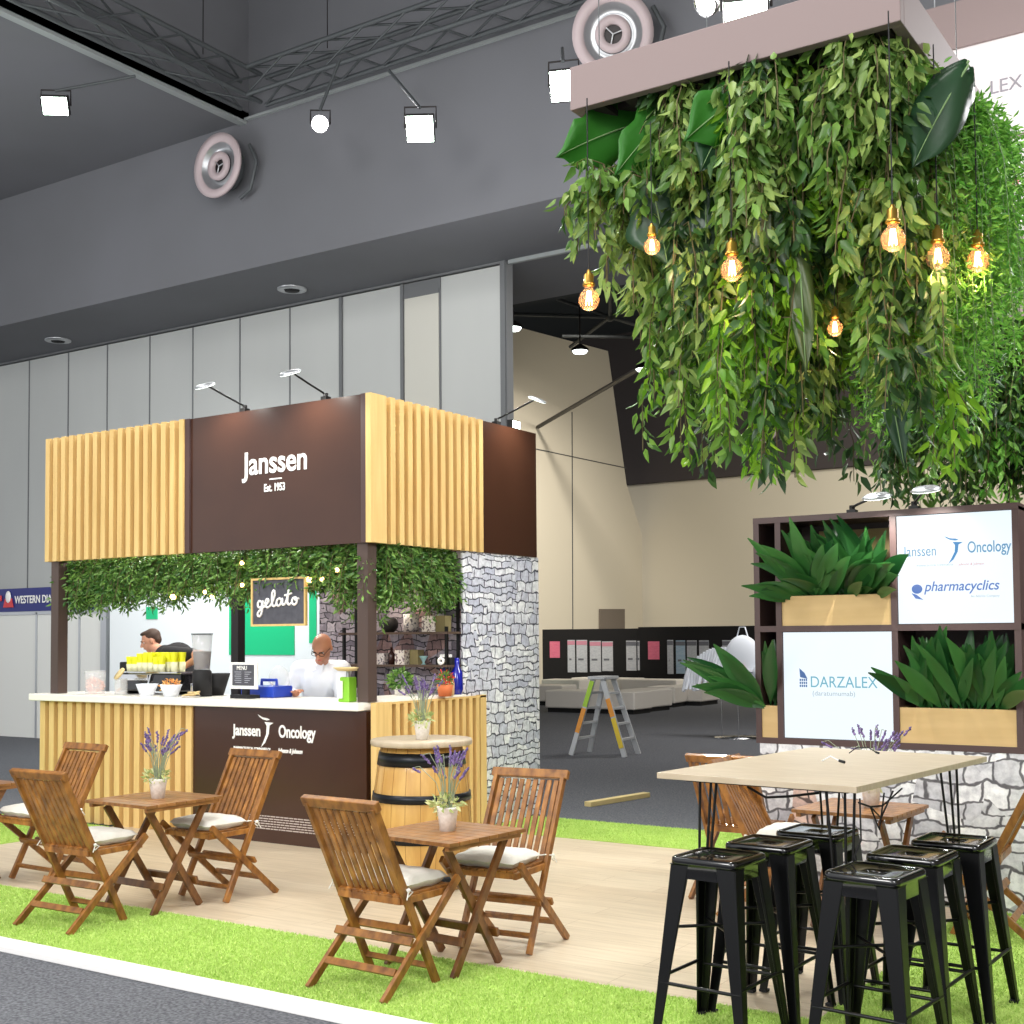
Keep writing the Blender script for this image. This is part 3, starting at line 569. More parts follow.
# gelato sign
e = empty('gelato_sign', (at_y(278.5, 600, .02).x, .02, at_y(278.5, 624, .02).z)); tag(e, 'framed chalkboard reading gelato hanging under the kiosk greenery', 'sign')
MB().box((-.34, 0, 0), (.34, .015, .43)).build('board', M['chalk'], e)
b = MB().box((-.36, -.012, -.02), (.36, .02, .0)).box((-.36, -.012, .43), (.36, .02, .45)).box((-.36, -.012, 0), (-.34, .02, .43)).box((.34, -.012, 0), (.36, .02, .43)); b.build('frame', M['pine'], e)
for sgn in (-.25, .25): MB().tube([(sgn, .01, .45), (sgn, .01, .63)], .004, 6).build('hanger', M['black_metal'], e)
e.scale = (.87, .87, .87)
W = [[(.17, .62), (.08, .68), (.02, .58), (.03, .42), (.1, .36), (.18, .44), (.22, .66), (.21, .4), (.17, .1), (.1, -.04), (.02, .0), (.03, .14), (.16, .28), (.3, .4)],
     [(.3, .4), (.4, .52), (.46, .66), (.4, .74), (.34, .62), (.34, .44), (.42, .34), (.54, .42)],
     [(.54, .42), (.64, .62), (.72, .94), (.68, 1.12), (.61, .98), (.6, .6), (.63, .42), (.7, .38), (.78, .48)],
     [(1.0, .64), (.9, .72), (.8, .62), (.79, .46), (.86, .38), (.96, .48), (1.02, .7), (1.02, .48), (1.08, .4), (1.16, .5)],
     [(1.16, .5), (1.24, .8), (1.29, 1.1), (1.24, .7), (1.23, .48), (1.3, .4), (1.38, .48)], [(1.12, .84), (1.25, .86), (1.4, .92)],
     [(1.5, .72), (1.42, .62), (1.42, .46), (1.5, .38), (1.59, .46), (1.6, .62), (1.52, .72), (1.54, .6), (1.68, .66)]]
b = MB()
for st in W:
    pts = [V((-.275 + a * .325, -.006, .085 + c * .21 + a * .012)) for a, c in st]; sp = []
    for i in range(len(pts) - 1):
        p0 = pts[max(i - 1, 0)]; p1 = pts[i]; p2 = pts[i + 1]; p3 = pts[min(i + 2, len(pts) - 1)]
        for t in (0, .25, .5, .75): sp.append(.5 * ((2 * p1) + (p2 - p0) * t + (2 * p0 - 5 * p1 + 4 * p2 - p3) * t * t + (3 * p1 - p0 - 3 * p2 + p3) * t ** 3))
    sp.append(pts[-1]); b.tube(sp, .0115, 6)
b.build('lettering', M['letter_white'], e)
# items on the counter
CT = 1.192
def cy(px, y=.25): return at_y(px, 690, y).x
e = empty('tip_jar', (cy(95, .15), .15, CT)); tag(e, 'clear tub of pink sweets at the left end of the worktop', 'tub')
MB().lathe([(.09, 0), (.1, .22), (.098, .22), (.085, .01)], 20).build('tub', M['clear'], e); leafy(e, (0, 0, .08), .085, 240, .03, M['pink_fill'], 'sweets', flat=(.9, .9, .8))
# coffee machine
e = empty('coffee_machine', (cy(160, .38), .38, CT)); tag(e, 'black espresso machine with chrome front edge and cups on top', 'coffee machine')
MB().box((-.40, -.14, .03), (.44, .2, .2)).box((-.38, -.1, .0), (-.32, .18, .03)).box((.26, -.1, 0), (.32, .18, .03)).build('body', M['black'], e, bevel=.015)
MB().box((-.36, -.165, .13), (.02, -.14, .19)).build('front_bar', M['chrome'], e, bevel=.006)
MB().bar((-.02, -.15, .0), (.05, -.15, .19), .02, .02, side=(0, 1, 0)).build('side_trim', M['chrome'], e)
MB().box((-.36, -.1, .2), (.34, .18, .21)).build('cup_rail', M['chrome'], e)
MB().box((-.52, -.05, .21), (-.37, .1, .3)).build('hopper_block', M['black_matt'], e, bevel=.01)
zc = CT + .212; ex = e.location.x
k = 0
for r, (yy, nn, hh, x00) in enumerate(((.31, 7, .14, -.34), (.39, 6, .18, -.19), (.47, 6, .18, -.17))):
    for i in range(nn):
        hh2 = hh if (r or i < 2 or i > 4) else .17
        c = empty('paper_cup', (ex + x00 + i * .074, yy + .0, zc)); tag(c, 'cream and yellow takeaway cup stacked on the espresso machine', 'cup', 'cups on the espresso machine')
        MB().lathe([(0, 0), (.029, 0), (.036, hh2 * .5), (0, hh2 * .5)], 12).build('cup', M['cream_cup'], c); MB().lathe([(.03, hh2 * .5), (.038, hh2 * .95), (.038, hh2), (0, hh2)], 12).build('top_cup', M['yellow_cup'], c)
# bowls
for px, lab, fill in ((147, 'white bowl left of the bowl of orange snacks', None), (171, 'white bowl of orange snacks in front of the espresso machine', 1)):
    e = empty('bowl', (cy(px, .02), .02, CT)); tag(e, lab, 'bowl')
    MB().lathe([(0, 0), (.06, 0), (.1, .11), (.095, .11), (.055, .012), (0, .012)], 24).build('bowl_body', M['white_cloth'], e)
    if fill: leafy(e, (0, 0, .1), .08, 90, .04, M['orange_food'], 'snacks', flat=(1, 1, .6))
e = empty('biscuit_jar', (cy(121, .1), .1, CT)); tag(e, 'clear jar with a round biscuit leaning on top beside the white bowls', 'jar')
MB().lathe([(0, 0), (.06, 0), (.06, .15), (.055, .15), (.055, .01), (0, .01)], 18).build('jar_body', M['clear'], e); MB().lathe([(0, 0), (.065, 0), (.065, .02), (0, .02)], 20, (.0, -.01, .19), axis=(-.3, -.7, .6)).build('biscuit', M['cookie'], e)
e = empty('biscuit_plate', (cy(191, .02), .02, CT)); tag(e, 'small plate of pale biscuits on the worktop', 'plate'); MB().lathe([(0, 0), (.06, 0), (.09, .012), (0, .008)], 20).build('plate', M['pot'], e)
b = MB()
for i in range(8): b.lathe([(0, 0), (.032, 0), (.032, .012), (0, .012)], 10, (random.uniform(-.045, .045), random.uniform(-.03, .03), .014 + .012 * (i % 3)), axis=(random.uniform(-.3, .3), random.uniform(-.3, .3), 1))
b.build('biscuits', M['cookie'], e)
# grinder
e = empty('coffee_grinder', (cy(202, .2), .2, CT)); tag(e, 'black coffee grinder with a clear hopper of beans', 'coffee grinder')
MB().lathe([(0, 0), (.09, 0), (.085, .22), (.07, .24), (0, .24)], 24).build('base', M['black_matt'], e); MB().lathe([(.07, .24), (.075, .3), (.095, .56), (.092, .56), (.07, .3)], 24).build('hopper', M['clear'], e)
MB().lathe([(0, .245), (.066, .245), (.082, .4), (0, .41)], 20).build('beans', M['coffee'], e); MB().lathe([(.0, .565), (.098, .565), (.098, .555), (0, .555)], 24).build('lid', M['black_matt'], e)
MB().tube([(.0, -.09, .02), (.0, -.12, .02), (0, -.12, .12)], .012, 8).build('spout', M['chrome'], e)
thing(MB().lathe([(0, 0), (.07, 0), (.13, .2), (.12, .2), (.06, .01), (0, .01)], 20), 'knock_bin', M['black_matt'], (cy(216, .4), .4, CT), 'black tapered bin right of the coffee grinder', 'bin')
# tablet menu
e = empty('menu_stand', (cy(245, .1), .1, CT)); tag(e, 'small framed chalk menu on a black stand', 'menu sign')
MB().box((-.16, -.02, .08), (.16, .0, .31)).build('frame', M['letter_white'], e, bevel=.004); mb_ = MB().box((-.13, -.024, .11), (.13, -.021, .29)).build('menu_board', M['chalk'], e)
text('lettering', 'MENU', (-.075, -.026, .245), .05, M['letter_white'], mb_, sx=.9)
b = MB()
for j in range(6): b.box((-.1 + .01 * (j % 2), -.026, .225 - j * .018), (-.02, -.0245, .229 - j * .018)).box((.02, -.026, .225 - j * .018), (.1 - .02 * (j % 3), -.0245, .229 - j * .018))
b.build('lettering', mat('chalk_print', (190, 190, 200), .6), mb_); MB().box((-.03, -.01, .03), (.03, .03, .1)).box((-.12, -.06, 0), (.12, .06, .03)).build('stand', M['black_matt'], e)
e = empty('blue_crate', (cy(270, .35), .35, CT)); tag(e, 'blue plastic crate on the worktop beside the menu stand', 'crate')
MB().box((-.24, -.12, 0), (.16, .12, .1)).build('body', M['blue_plastic'], e, bevel=.012); MB().tube([(-.1, 0, .1), (-.1, 0, .15), (.08, 0, .15), (.08, 0, .1)], .014, 8).build('handle', M['blue_plastic'], e)
# scale
e = empty('kitchen_scale', (cy(348, .02), .02, CT)); tag(e, 'lime green kitchen scale with a shallow brass pan', 'kitchen scale')
MB().poly([(-.055, -.06, 0), (.06, -.06, 0), (.05, -.05, .2), (-.045, -.05, .2)], (0, .1, 0)).build('body', M['lime'], e, bevel=.008); MB().box((-.05, -.075, .03), (0, -.062, .17)).build('dial', M['letter_white'], e)
MB().tube([(0, 0, .2), (0, 0, .245)], .015, 8).build('stem', M['alu'], e); MB().lathe([(0, .245), (.08, .25), (.12, .275), (.117, .278), (.07, .256), (0, .252)], 24).build('pan', M['cookie'], e)
# gelato display dome
e = empty('gelato_dome', (cy(276, .5), .5, CT - .0)); tag(e, 'clear curved gelato cabinet lid at the left elbow of the man in white', 'display case')
MB().ball((0, .04, .14), (.11, .08, .13), 16, 10).build('lid', M['clear'], e); MB().tube([(-.1, .04, .12), (-.03, .04, .0)], .008, 6).build('stay', M['chrome'], e)

# arm lamps
def arm_lamp(base, head, label, group, aim=(0, -.3, -1)):
    e = empty('arm_lamp', base); tag(e, label, 'lamp', group); h = V(head) - V(base)
    MB().box((-.03, -.03, 0), (.03, .03, .03)).tube([(0, 0, .03), (0, 0, .06)], .02, 8).build('clamp', M['black_metal'], e)
    MB().tube([(0, 0, .05), h * .5 + V((0, 0, .03)), h + V((0, 0, .015))], .009, 6).build('arm', M['black_metal'], e)
    MB().lathe([(0, .02), (.07, .018), (.095, .0), (.085, -.004)], 20, h, axis=-V(aim)).build('head', M['alu'], e)
    MB().lathe([(0, 0), (.085, 0), (.085, -.006), (0, -.006)], 20, h, axis=-V(aim)).build('lens', M['lamp_disc'], e)
    ld = bpy.data.lights.new('lamp_light', 'SPOT'); ld.energy = 34; ld.spot_size = 2.2; ld.spot_blend = .8; ld.color = (1, .97, .9); lo = bpy.data.objects.new('lamp_light', ld); COL.objects.link(lo); lo.parent = e
    lo.location = h + V(aim).normalized() * .03; lo.rotation_euler = V(aim).to_track_quat('-Z', 'Y').to_euler()
    return e
G = 'arm lamps on the kiosk fascia'
arm_lamp((-1.4, .035, KH1), at_y(205, 386, -.35), 'left arm lamp above the brown name panel of the kiosk', G, (0, .45, -1))
arm_lamp((-.47, .035, KH1), at_y(290, 373, -.35), 'arm lamp above the kiosk name panel, nearer the slatted corner', G, (0, .45, -1))
arm_lamp((-.0, 1.86, KH1), at_x(537, 400, .38), 'arm lamp over the brown side panel of the kiosk', G, (-.45, 0, -1))
e = empty('flood_lamp', (-.02, 2.2, KH1)); tag(e, 'small bright green tinged flood lamp on top of the brown side panel', 'lamp')
MB().box((-.04, -.07, 0), (.02, .07, .09)).build('housing', M['black_metal'], e); MB().box((.021, -.06, .015), (.025, .06, .08)).build('lens', M['flood'], e)

# ================================================================= FURNITURE
def make_chair():
    """folding teak chair, local +Y is the direction the sitter faces; origin on the floor"""
    r = empty('folding_chair')
    W = .214
    st0 = V((0, -.268, .908)); st1 = V((0, .19, 0))       # long leg: top rail down to the front foot
    def stl(t): return st0.lerp(st1, t)
    for s in (-1, 1):
        MB().bar((s * W, st0.y, st0.z), (s * W, st1.y, 0), .024, .042).build('leg', M['teak'], r, bevel=.003)
        MB().bar((s * (W + .026), -.24, 0), (s * (W + .026), .335, .50), .024, .04).build('leg', M['teak'], r, bevel=.003)
    d = (st0 - st1).normalized(); n = V((0, d.z, -d.y))
    b = MB(); b.bar((-W - .03, st0.y, .913), (W + .03, st0.y, .913), .052, .034, side=d)
    b.build('top_rail', M['teak'], r, bevel=.005)
    b = MB()
    for i in range(9):
        x = -.176 + i * .044; a = stl(.03); c = stl(.50); b.bar((x, a.y, a.z), (x, c.y, c.z), .029, .012)
    c = stl(.51); b.bar((-W, c.y - .012, c.z), (W, c.y - .012, c.z), .045, .024, side=d)
    b.build('backrest', M['teak'], r, bevel=.002)
    b = MB()
    for i in range(9):
        x = -.176 + i * .044; b.box((x - .0178, -.07, .452), (x + .0178, .33, .464))
    for y in (-.05, .30): b.box((-W + .013, y - .02, .42), (W - .013, y + .02, .452))
    for s in (-1, 1): b.box((s * (W - .0) - (.02 if s > 0 else -.0), -.06, .42) if s > 0 else (-W, -.06, .42), (W, .33, .452) if s > 0 else (-W + .02, .33, .452))
    b.build('seat', M['teak'], r, bevel=.002)
    # stretchers
    for (y, z, w, x) in ((-.19 + .062, .115, .036, W + .01), (.10, .26, .038, W + .03), (.165 - .02, .09, .028, W)):
        b = MB().bar((-x, y, z), (x, y, z), w, .02, side=(0, .6, .8)); b.build('stretcher', M['teak'], r, bevel=.002)
    b = MB().bar((-W - .035, -.035, .245), (W + .035, -.035, .245), .04, .02, side=(0, .5, .85)); b.build('stretcher', M['teak'], r, bevel=.002)
    return r
def make_cushion():
    b = MB(); n = 16; vs = []; fs = []
    for top in (1, -1):
        o = len(vs)
        for i in range(n + 1):
            for j in range(n + 1):
                u = -1 + 2 * i / n; v = -1 + 2 * j / n; e_ = (1 - u ** 4) * (1 - v ** 4)
                z = top * (.012 + .030 * max(e_, 0) ** .5) if abs(u) < 1 and abs(v) < 1 else 0
                z += .003 * math.sin(9 * u) * math.cos(7 * v); sh = 1 - .05 * (1 - abs(v) ** 2) if abs(u) == 1 else 1
                vs.append((u * .19 * sh, v * .165, .036 + z))
        for i in range(n):
            for j in range(n):
                a = o + i * (n + 1) + j; q4 = (a, a + n + 1, a + n + 2, a + 1); fs.append(q4 if top > 0 else q4[::-1])
    b.add(vs, fs, True); o = b.build('seat_cushion', M['cushion'])
    for s in (-1, 1):
        MB().tube([(s * .17, -.155, .03), (s * .205, -.185, .035), (s * .24, -.21, .03), (s * .25, -.18, .02), (s * .245, -.21, -.0)], .004, 5).ball((s * .245, -.205, .03), .011, 8, 6).tube([(s * .245, -.205, .03), (s * .255, -.23, -.01)], .0035, 5).build('tie', M['cushion'], o)
    return o
ch0 = make_chair(); cu0 = make_cushion(); used = [0, 0]
def place(x, y, rz, label, clabel):
    c = ch0 if not used[0] else copy_tree(ch0); used[0] = 1
    c.location = (x, y, .003); c.rotation_euler = (0, 0, rz); tag(c, label, 'chair', 'folding teak chairs')
    if clabel:
        k = cu0 if not used[1] else copy_tree(cu0); used[1] = 1
        v = V((.0, .15, 0)); v.rotate(Matrix.Rotation(rz, 3, 'Z')); k.location = (x + v.x, y + v.y, .466); k.rotation_euler = (0, 0, rz)
        tag(k, clabel, 'cushion', 'white seat cushions')
place(.055, -2.81, .02, 'folding teak chair seen from behind, nearest the white kerb at the left', 'white cushion on the front left folding chair')
place(.205, -1.73, PI - .03, 'folding teak chair facing the camera before the brown lettered counter panel', 'white cushion on the chair before the brown counter panel')
place(2.48, -2.90, -.04, 'folding teak chair seen from behind, at the table in front of the oak barrel', 'white cushion on the chair in front of the oak barrel table')
place(2.57, -1.86, PI + .1, 'folding teak chair facing the camera right of the oak barrel', 'white cushion on the chair right of the oak barrel')
place(-1.31, -1.95, PI - .03, 'folding teak chair facing the camera before the slatted counter at far left', 'white cushion on the folding chair at the far left')
F_ = at_z(703, 845, 0)
place(3.16, -.03, .0, 'folding teak chair seen from behind beyond the left end of the bar table', None)
place(3.50, -.38, -PI / 2 + .05, 'folding teak chair turned sideways, its back showing under the bar table', 'white cushion on the sideways chair under the bar table')
place(4.78, -.16, PI / 2 + .06, 'folding teak chair cut off by the right edge behind the black stools', None)

def make_table():
    r = empty('folding_table'); H = .69; W = .30; D = .31
    b = MB()
    for i in range(8):
        y = -D + (i + .5) * 2 * D / 8; b.box((-W, y - D / 8 + .0025, H - .02), (W, y + D / 8 - .0025, H))
    b.box((-W + .02, -D + .02, H - .045), (-W + .05, D - .02, H - .02)).box((W - .05, -D + .02, H - .045), (W - .02, D - .02, H - .02)).build('tabletop', M['teak_top'], r, bevel=.002)
    for s in (-1, 1):
        MB().bar((s * .225, -.20, 0), (s * .225, .22, H - .04), .024, .045).build('leg', M['teak_dark'], r, bevel=.003)
        MB().bar((s * .198, .20, 0), (s * .198, -.22, H - .04), .024, .045).build('leg', M['teak_dark'], r, bevel=.003)
    MB().bar((-.24, -.14, .17), (.24, -.14, .17), .045, .022, side=(0, .3, 1)).build('stretcher', M['teak_dark'], r, bevel=.002)
    MB().bar((-.24, .14, .17), (.24, .14, .17), .045, .022, side=(0, -.3, 1)).build('stretcher', M['teak_dark'], r, bevel=.002)
    return r
tb0 = make_table()
for i, (x, y, rz, lab) in enumerate(((.10, -2.24, -.02, 'square folding teak table between the chairs in front of the lettered counter'), (2.53, -2.41, -.08, 'square folding teak table in front of the oak barrel'), (-1.76, -2.42, 0, 'folding teak table cut off by the left edge of the photo'), (4.10, -.43, -.05, 'folding teak table against the white stone wall behind the bar stools'))):
    t = tb0 if i == 0 else copy_tree(tb0); t.location = (x, y, .003); t.rotation_euler = (0, 0, rz); tag(t, lab, 'table', 'folding teak tables')
TZ = .693
# lavender pots
def lavender(x, y, z, label, seed, n=26, R=.17, H=.34, purple=True, lean=0, s=1.0):
    rr = random.Random(seed); e = empty('potted_lavender', (x, y, z)); tag(e, label, 'plant', 'lavender in white pots')
    MB().lathe([(0, 0), (.04, 0), (.056, .115), (.058, .125), (.05, .125), (.038, .02), (0, .02)], 20).build('pot', M['pot'], e); MB().lathe([(0, .108), (.05, .108)], 16).build('soil', M['soil'], e)
    leafy(e, (-.01, 0, .14), .075, 120, .04, M['lav_leaf'], flat=(1, 1, .55))
    st = MB()
    for i in range(n):
        a = rr.uniform(0, 2 * PI); R0 = R * rr.uniform(.25, 1.0); hh = H * rr.uniform(.62, 1.0); bend = rr.uniform(0, .06)
        p0 = V((math.cos(a) * .02, math.sin(a) * .02, .11)); p3 = V((math.cos(a) * R0 + lean, math.sin(a) * R0, .11 + hh)); pm = p0.lerp(p3, .5) + V((-math.cos(a) * bend * .5, -math.sin(a) * bend * .5, .03))
        pts = [p0, p0.lerp(pm, .5) + V((0, 0, .01)), pm, p3]; st.tube(pts, .0022, 4)
        if i % 4 == 3 and purple:
            p3 = p3 + V((math.cos(a) * .04, math.sin(a) * .04, -.01)); st.tube([pts[-1], p3], .002, 4)
        d = (p3 - pm).normalized(); L = rr.uniform(.05, .09); fl = MB()
        for k in range(int(L / .009)):
            c = p3 - d * (k * .009) + V((rr.uniform(-.004, .004), rr.uniform(-.004, .004), 0)); fl.ball(c, (.0085 if k else .0055) * (.6 + .4 * abs(math.sin(k * 1.9 + i))), 5, 4)
        fl.build('flower_spike', M['lavender'] if purple else M['stem_grey'], e)
    st.build('stems', M['stem_grey'], e)
    for o in [e]: o.scale = (s, s, s)
    return e
lavender(.14, -2.25, TZ, 'lavender in a white pot on the table before the slatted counter', 1)
lavender(2.54, -2.40, TZ, 'lavender in a white pot on the table in front of the barrel', 2)
lavender(1.23, -.9, 1.012, 'lavender in a white pot standing on the oak barrel', 3)
lavender(4.16, -.42, TZ, 'lavender pot on the table behind the bar table', 4, lean=.0, H=.36, R=.24)
lavender(-1.88, -2.35, TZ, 'lavender pot cut off at the left edge of the photo', 5)
# barrel
e = empty('oak_barrel', (1.17, -.83, 0)); tag(e, 'oak barrel with black hoops and a round pale top used as a table', 'barrel')
prof = [(0, 0), (.27, 0), (.29, .06), (.325, .25), (.34, .45), (.33, .62), (.305, .8), (.275, .965), (.25, .965), (.25, .95), (0, .95)]
b = MB(); b.lathe(prof, 40); b.build('staves', M['oak'], e)
# stave joints
b = MB()
for i in range(20):
    a = 2 * PI * i / 20; b.tube([(math.cos(a) * (rr_ + .0005), math.sin(a) * (rr_ + .0005), z_) for rr_, z_ in ((.272, .01), (.29, .06), (.325, .25), (.34, .45), (.33, .62), (.305, .8), (.277, .96))], .0016, 4)
b.build('stave_joint', mat('stave_gap', (150, 108, 54), .7), e)
def hoop(z0, z1, r0, r1): MB().lathe([(r0 + .001, z0), (r0 + .007, z0), (r1 + .007, z1), (r1 + .001, z1)], 40).build('hoop', M['hoop'], e)
hoop(.84, .93, .3, .285); hoop(.60, .655, .336, .329); hoop(.33, .385, .336, .341); hoop(.03, .11, .285, .305)
MB().lathe([(0, .97), (.345, .97), (.35, .98), (.35, 1.0), (.345, 1.01), (0, 1.01)], 48).build('round_top', M['birch'], e)

# bar table
e = empty('bar_table', (4.417, -1.85, .011), -.1); tag(e, 'tall birch topped bar table with black hairpin legs', 'table')
MB().box((-.48, -.79, 1.045), (.48, .79, 1.072)).build('tabletop', M['birch'], e, bevel=.002)
MB().box((-.38, -.7, 1.03), (.40, -.67, 1.045)).box((-.38, .67, 1.03), (.40, .7, 1.045)).box((-.38, -.7, 1.03), (-.35, .7, 1.045)).box((.37, -.7, 1.03), (.40, .7, 1.045)).build('frame', M['black_metal'], e)
for sx, sy in ((-1, -1), (1, -1), (-1, 1), (1, 1)):
    cx = -.33 if sx < 0 else .37; cyy = sy * .66; f = V((cx + sx * .01, cyy + sy * .03, -.003)); b = MB()
    for dx, dy in ((0, -.0), (-sx * .085, 0), (0, -sy * .1)):
        b.tube([(cx + dx, cyy + dy, 1.035), f.lerp(V((cx + dx, cyy + dy, 1.035)), .08), f], .0065, 8)
    b.ball(f, .009, 8, 6).box((min(cx, cx - sx * .1), min(cyy, cyy - sy * .11), 1.032), (max(cx, cx - sx * .1), max(cyy, cyy - sy * .11), 1.0395)); b.build('leg', M['black_metal'], e)
def on_table(px, py, dz=0): return at_z(px, py, 1.084 + dz)
a = on_table(840, 763); 
cb = MB(); cb.tube([(-.1, .03, .003), (-.05, .01, .03), (0, -.01, .012)], .003, 6)
o = cb.build('cable_end', M['white_cloth']); o.location = a; tag(o, 'thin white cable end with a black plug on the bar table, nearer the camera', 'cable'); MB().tube([(0, -.01, .012), (.03, -.022, .007)], .007, 8).build('plug', M['black_matt'], o)
a = on_table(868, 754); cb = MB(); cb.tube([(-.09, -.03, .003), (-.06, .0, .03), (-.0, .0, .035), (.04, .0, .012)], .003, 6)
o = cb.build('cable_end', M['black_matt']); o.location = a; tag(o, 'thin arched dark cable end on the bar table, farther from the camera', 'cable'); MB().tube([(.04, 0, .012), (.06, -.005, .007)], .006, 8).build('plug', M['black_matt'], o)
b = MB()
for i in range(3): b.tube([(.45, -.2 - .1 * i, 1.02), (.4, -.3 - .02 * i, .95 - .05 * i), (.43, -.5, .97), (.43, -.62, 1.0)], .004, 6)
b.tube([(-.1, -.6, 1.028), (.0, -.62, .99), (.1, -.6, 1.0), (.25, -.62, 1.028)], .006, 6)
b.tube([(.44, -.63, 1.02), (.455, -.66, .85), (.42, -.65, .78), (.45, -.66, .72), (.43, -.65, .68)], .004, 6)
o = b.build('power_cable', M['black_matt']); o.location = (4.41, -1.88, 0); o.rotation_euler = (0, 0, -.1); tag(o, 'loose black and white cables hanging under the bar table', 'cable')

# stools
def rrect(w, r, n=32):
    pts = []
    for k, (cx, cy_) in enumerate(((1, 1), (-1, 1), (-1, -1), (1, -1))):
        for i in range(n // 4):
            t = PI / 2 * k + PI / 2 * i / (n // 4 - 1); pts.append(((w - r) * cx + r * math.cos(t), (w - r) * cy_ + r * math.sin(t)))
    return pts
def make_stool():
    r = empty('bar_stool'); n = 32
    rings = [([(.03 * math.cos(2 * PI * (i + .5) / n + 0), .013 * math.sin(2 * PI * (i + .5) / n)) for i in range(n)], z) for z in (.735, .751)]
    rings += [(rrect(.06, .02), .752), (rrect(.128, .03), .752), (rrect(.132, .03), .754), (rrect(.137, .03), .760), (rrect(.149, .032), .760), (rrect(.155, .033), .755), (rrect(.157, .034), .744), (rrect(.157, .034), .732), (rrect(.152, .03), .728), (rrect(.152, .03), .67)]
    vs = []; fs = []
    for pts, z in rings: vs += [(x, y, z) for x, y in pts]
    for i in range(len(rings) - 1):
        for j in range(n):
            k = (j + 1) % n; fs.append((i * n + j, i * n + k, (i + 1) * n + k, (i + 1) * n + j))
    MB().add(vs, fs, True).build('seat', M['stool_black'], r)
    for sx, sy in ((-1, -1), (1, -1), (1, 1), (-1, 1)):
        b = MB(); vs = []; fs = []; prof = [(0, 0), (0, -1), (-.22, -1), (-.22, -.22), (-1, -.22), (-1, 0)]; secs = [(.152, .728, .088), (.165, .58, .075), (.186, .35, .058), (.218, .0, .038)]
        for c, z, w in secs: vs += [(sx * (c + a * w), sy * (c + d * w), z) for a, d in prof]
        m_ = len(prof)
        for i in range(len(secs) - 1):
            for j in range(m_):
                k = (j + 1) % m_; fs.append((i * m_ + j, i * m_ + k, (i + 1) * m_ + k, (i + 1) * m_ + j))
        fs += [tuple(range(m_)), tuple(range(3 * m_, 4 * m_))]
        if sx * sy > 0: fs = [f[::-1] for f in fs]
        b.add(vs, fs); lg = b.build('leg', M['stool_leg'], r, bevel=.006, seg=3); MB().box((sx * .199 - .019, sy * .199 - .019, 0), (sx * .199 + .019, sy * .199 + .019, .012)).build('rubber_foot', M['black_matt'], lg)
    c = .190
    for a, d in (((-c, -c, .23), (c, -c, .23)), ((c, -c, .25), (c, c, .25)), ((c, c, .23), (-c, c, .23)), ((-c, c, .25), (-c, -c, .25))): MB().tube([a, d], .008, 8).build('footrest', M['stool_leg'], r)
    MB().tube([(-.14, -.14, .46), (.14, .14, .46)], .007, 6).tube([(-.14, .14, .45), (.14, -.14, .45)], .007, 6).build('cross_brace', M['stool_leg'], r)
    return r
s0 = make_stool()
for i, (x, y, rz, lab) in enumerate(((4.22, -2.72, -.06, 'glossy black metal bar stool, frontmost of the left row under the bar table'), (4.27, -2.27, -.05, 'glossy black metal bar stool, middle of the left row'), (4.34, -1.83, -.05, 'glossy black metal bar stool, rearmost of the left row'),
                                (4.90, -2.73, -.1, 'glossy black metal bar stool, frontmost of the right row'), (4.91, -2.24, -.06, 'glossy black metal bar stool, middle of the right row'), (4.97, -1.78, -.04, 'glossy black metal bar stool, rearmost of the right row, standing on turf'))):
    s = s0 if i == 0 else copy_tree(s0); s.location = (x, y, .004); s.rotation_euler = (0, 0, rz); tag(s, lab, 'stool', 'black bar stools')

# ================================================================= DISPLAY WALL
e = empty('stone_plinth', (0, 0, 0)); tag(e, 'low wall printed with pale stones under the screens', 'low wall')
MB().box((3.16, .35, 0), (5.7, .8, .985)).build('stone_wall', M['stone_tv'], e)
dw = empty('display_frame', (0, 0, 0)); tag(dw, 'dark brown grid frame holding two screens and planters on the stone wall', 'display frame')
X = [3.155, 3.31, 4.09, 4.84]; Zr = [.99, 1.745, 2.485]; y0, y1 = .35, .78; t = .02
b = MB()
for x in X: b.box((x - t, y0, Zr[0]), (x + t, y1, Zr[2]))
for z in Zr: b.box((X[0] - t, y0 - .002, z - t), (X[3] + t, y1, z + t))
b.build('grid', M['frame_brown'], dw)
MB().box((X[0], y1 - .02, Zr[0]), (X[3], y1, Zr[2])).build('back_panel', M['frame_brown'], dw)
MB().box((X[1] + .15, y1 - .03, Zr[1] + .3), (X[2] - t, y1 - .021, Zr[2] - .06)).build('back_board', M['ply'], dw)
MB().box((X[3] + .0, y0 + .03, Zr[0]), (X[3] + .012, y1, Zr[2])).build('side_panel', M['frame_brown'], dw)
def screen(xa, xb, za, zb, label):
    s = empty('screen', ((xa + xb) / 2, .36, za)); tag(s, label, 'screen', 'lit white screens'); w = (xb - xa) / 2
    MB().box((-w, .012, 0), (w, .06, zb - za)).build('casing', M['black_matt'], s); MB().box((-w + .004, .004, .004), (w - .004, .012, zb - za - .004)).build('display', M['screen'], s); return s
s1 = screen(X[2] + t, X[3] - t, Zr[1] + t, Zr[2] - t, 'upper right lit screen reading Janssen Oncology and pharmacyclics')
s2 = screen(X[1] + t, X[2] - t, Zr[0] + t, Zr[1] - t, 'lower left lit screen reading DARZALEX')
cx = (X[2] + X[3]) / 2
text('lettering', 'Janssen', (-.31, .003, .435), .096, M['s_light'], s1, sx=.74, ext=.0004); swoosh(.0, .003, .465, .6, M['s_blue'], s1); text('lettering', 'Oncology', (.085, .003, .445), .1, M['s_light'], s1, sx=.66, ext=.0004, bold=.001)
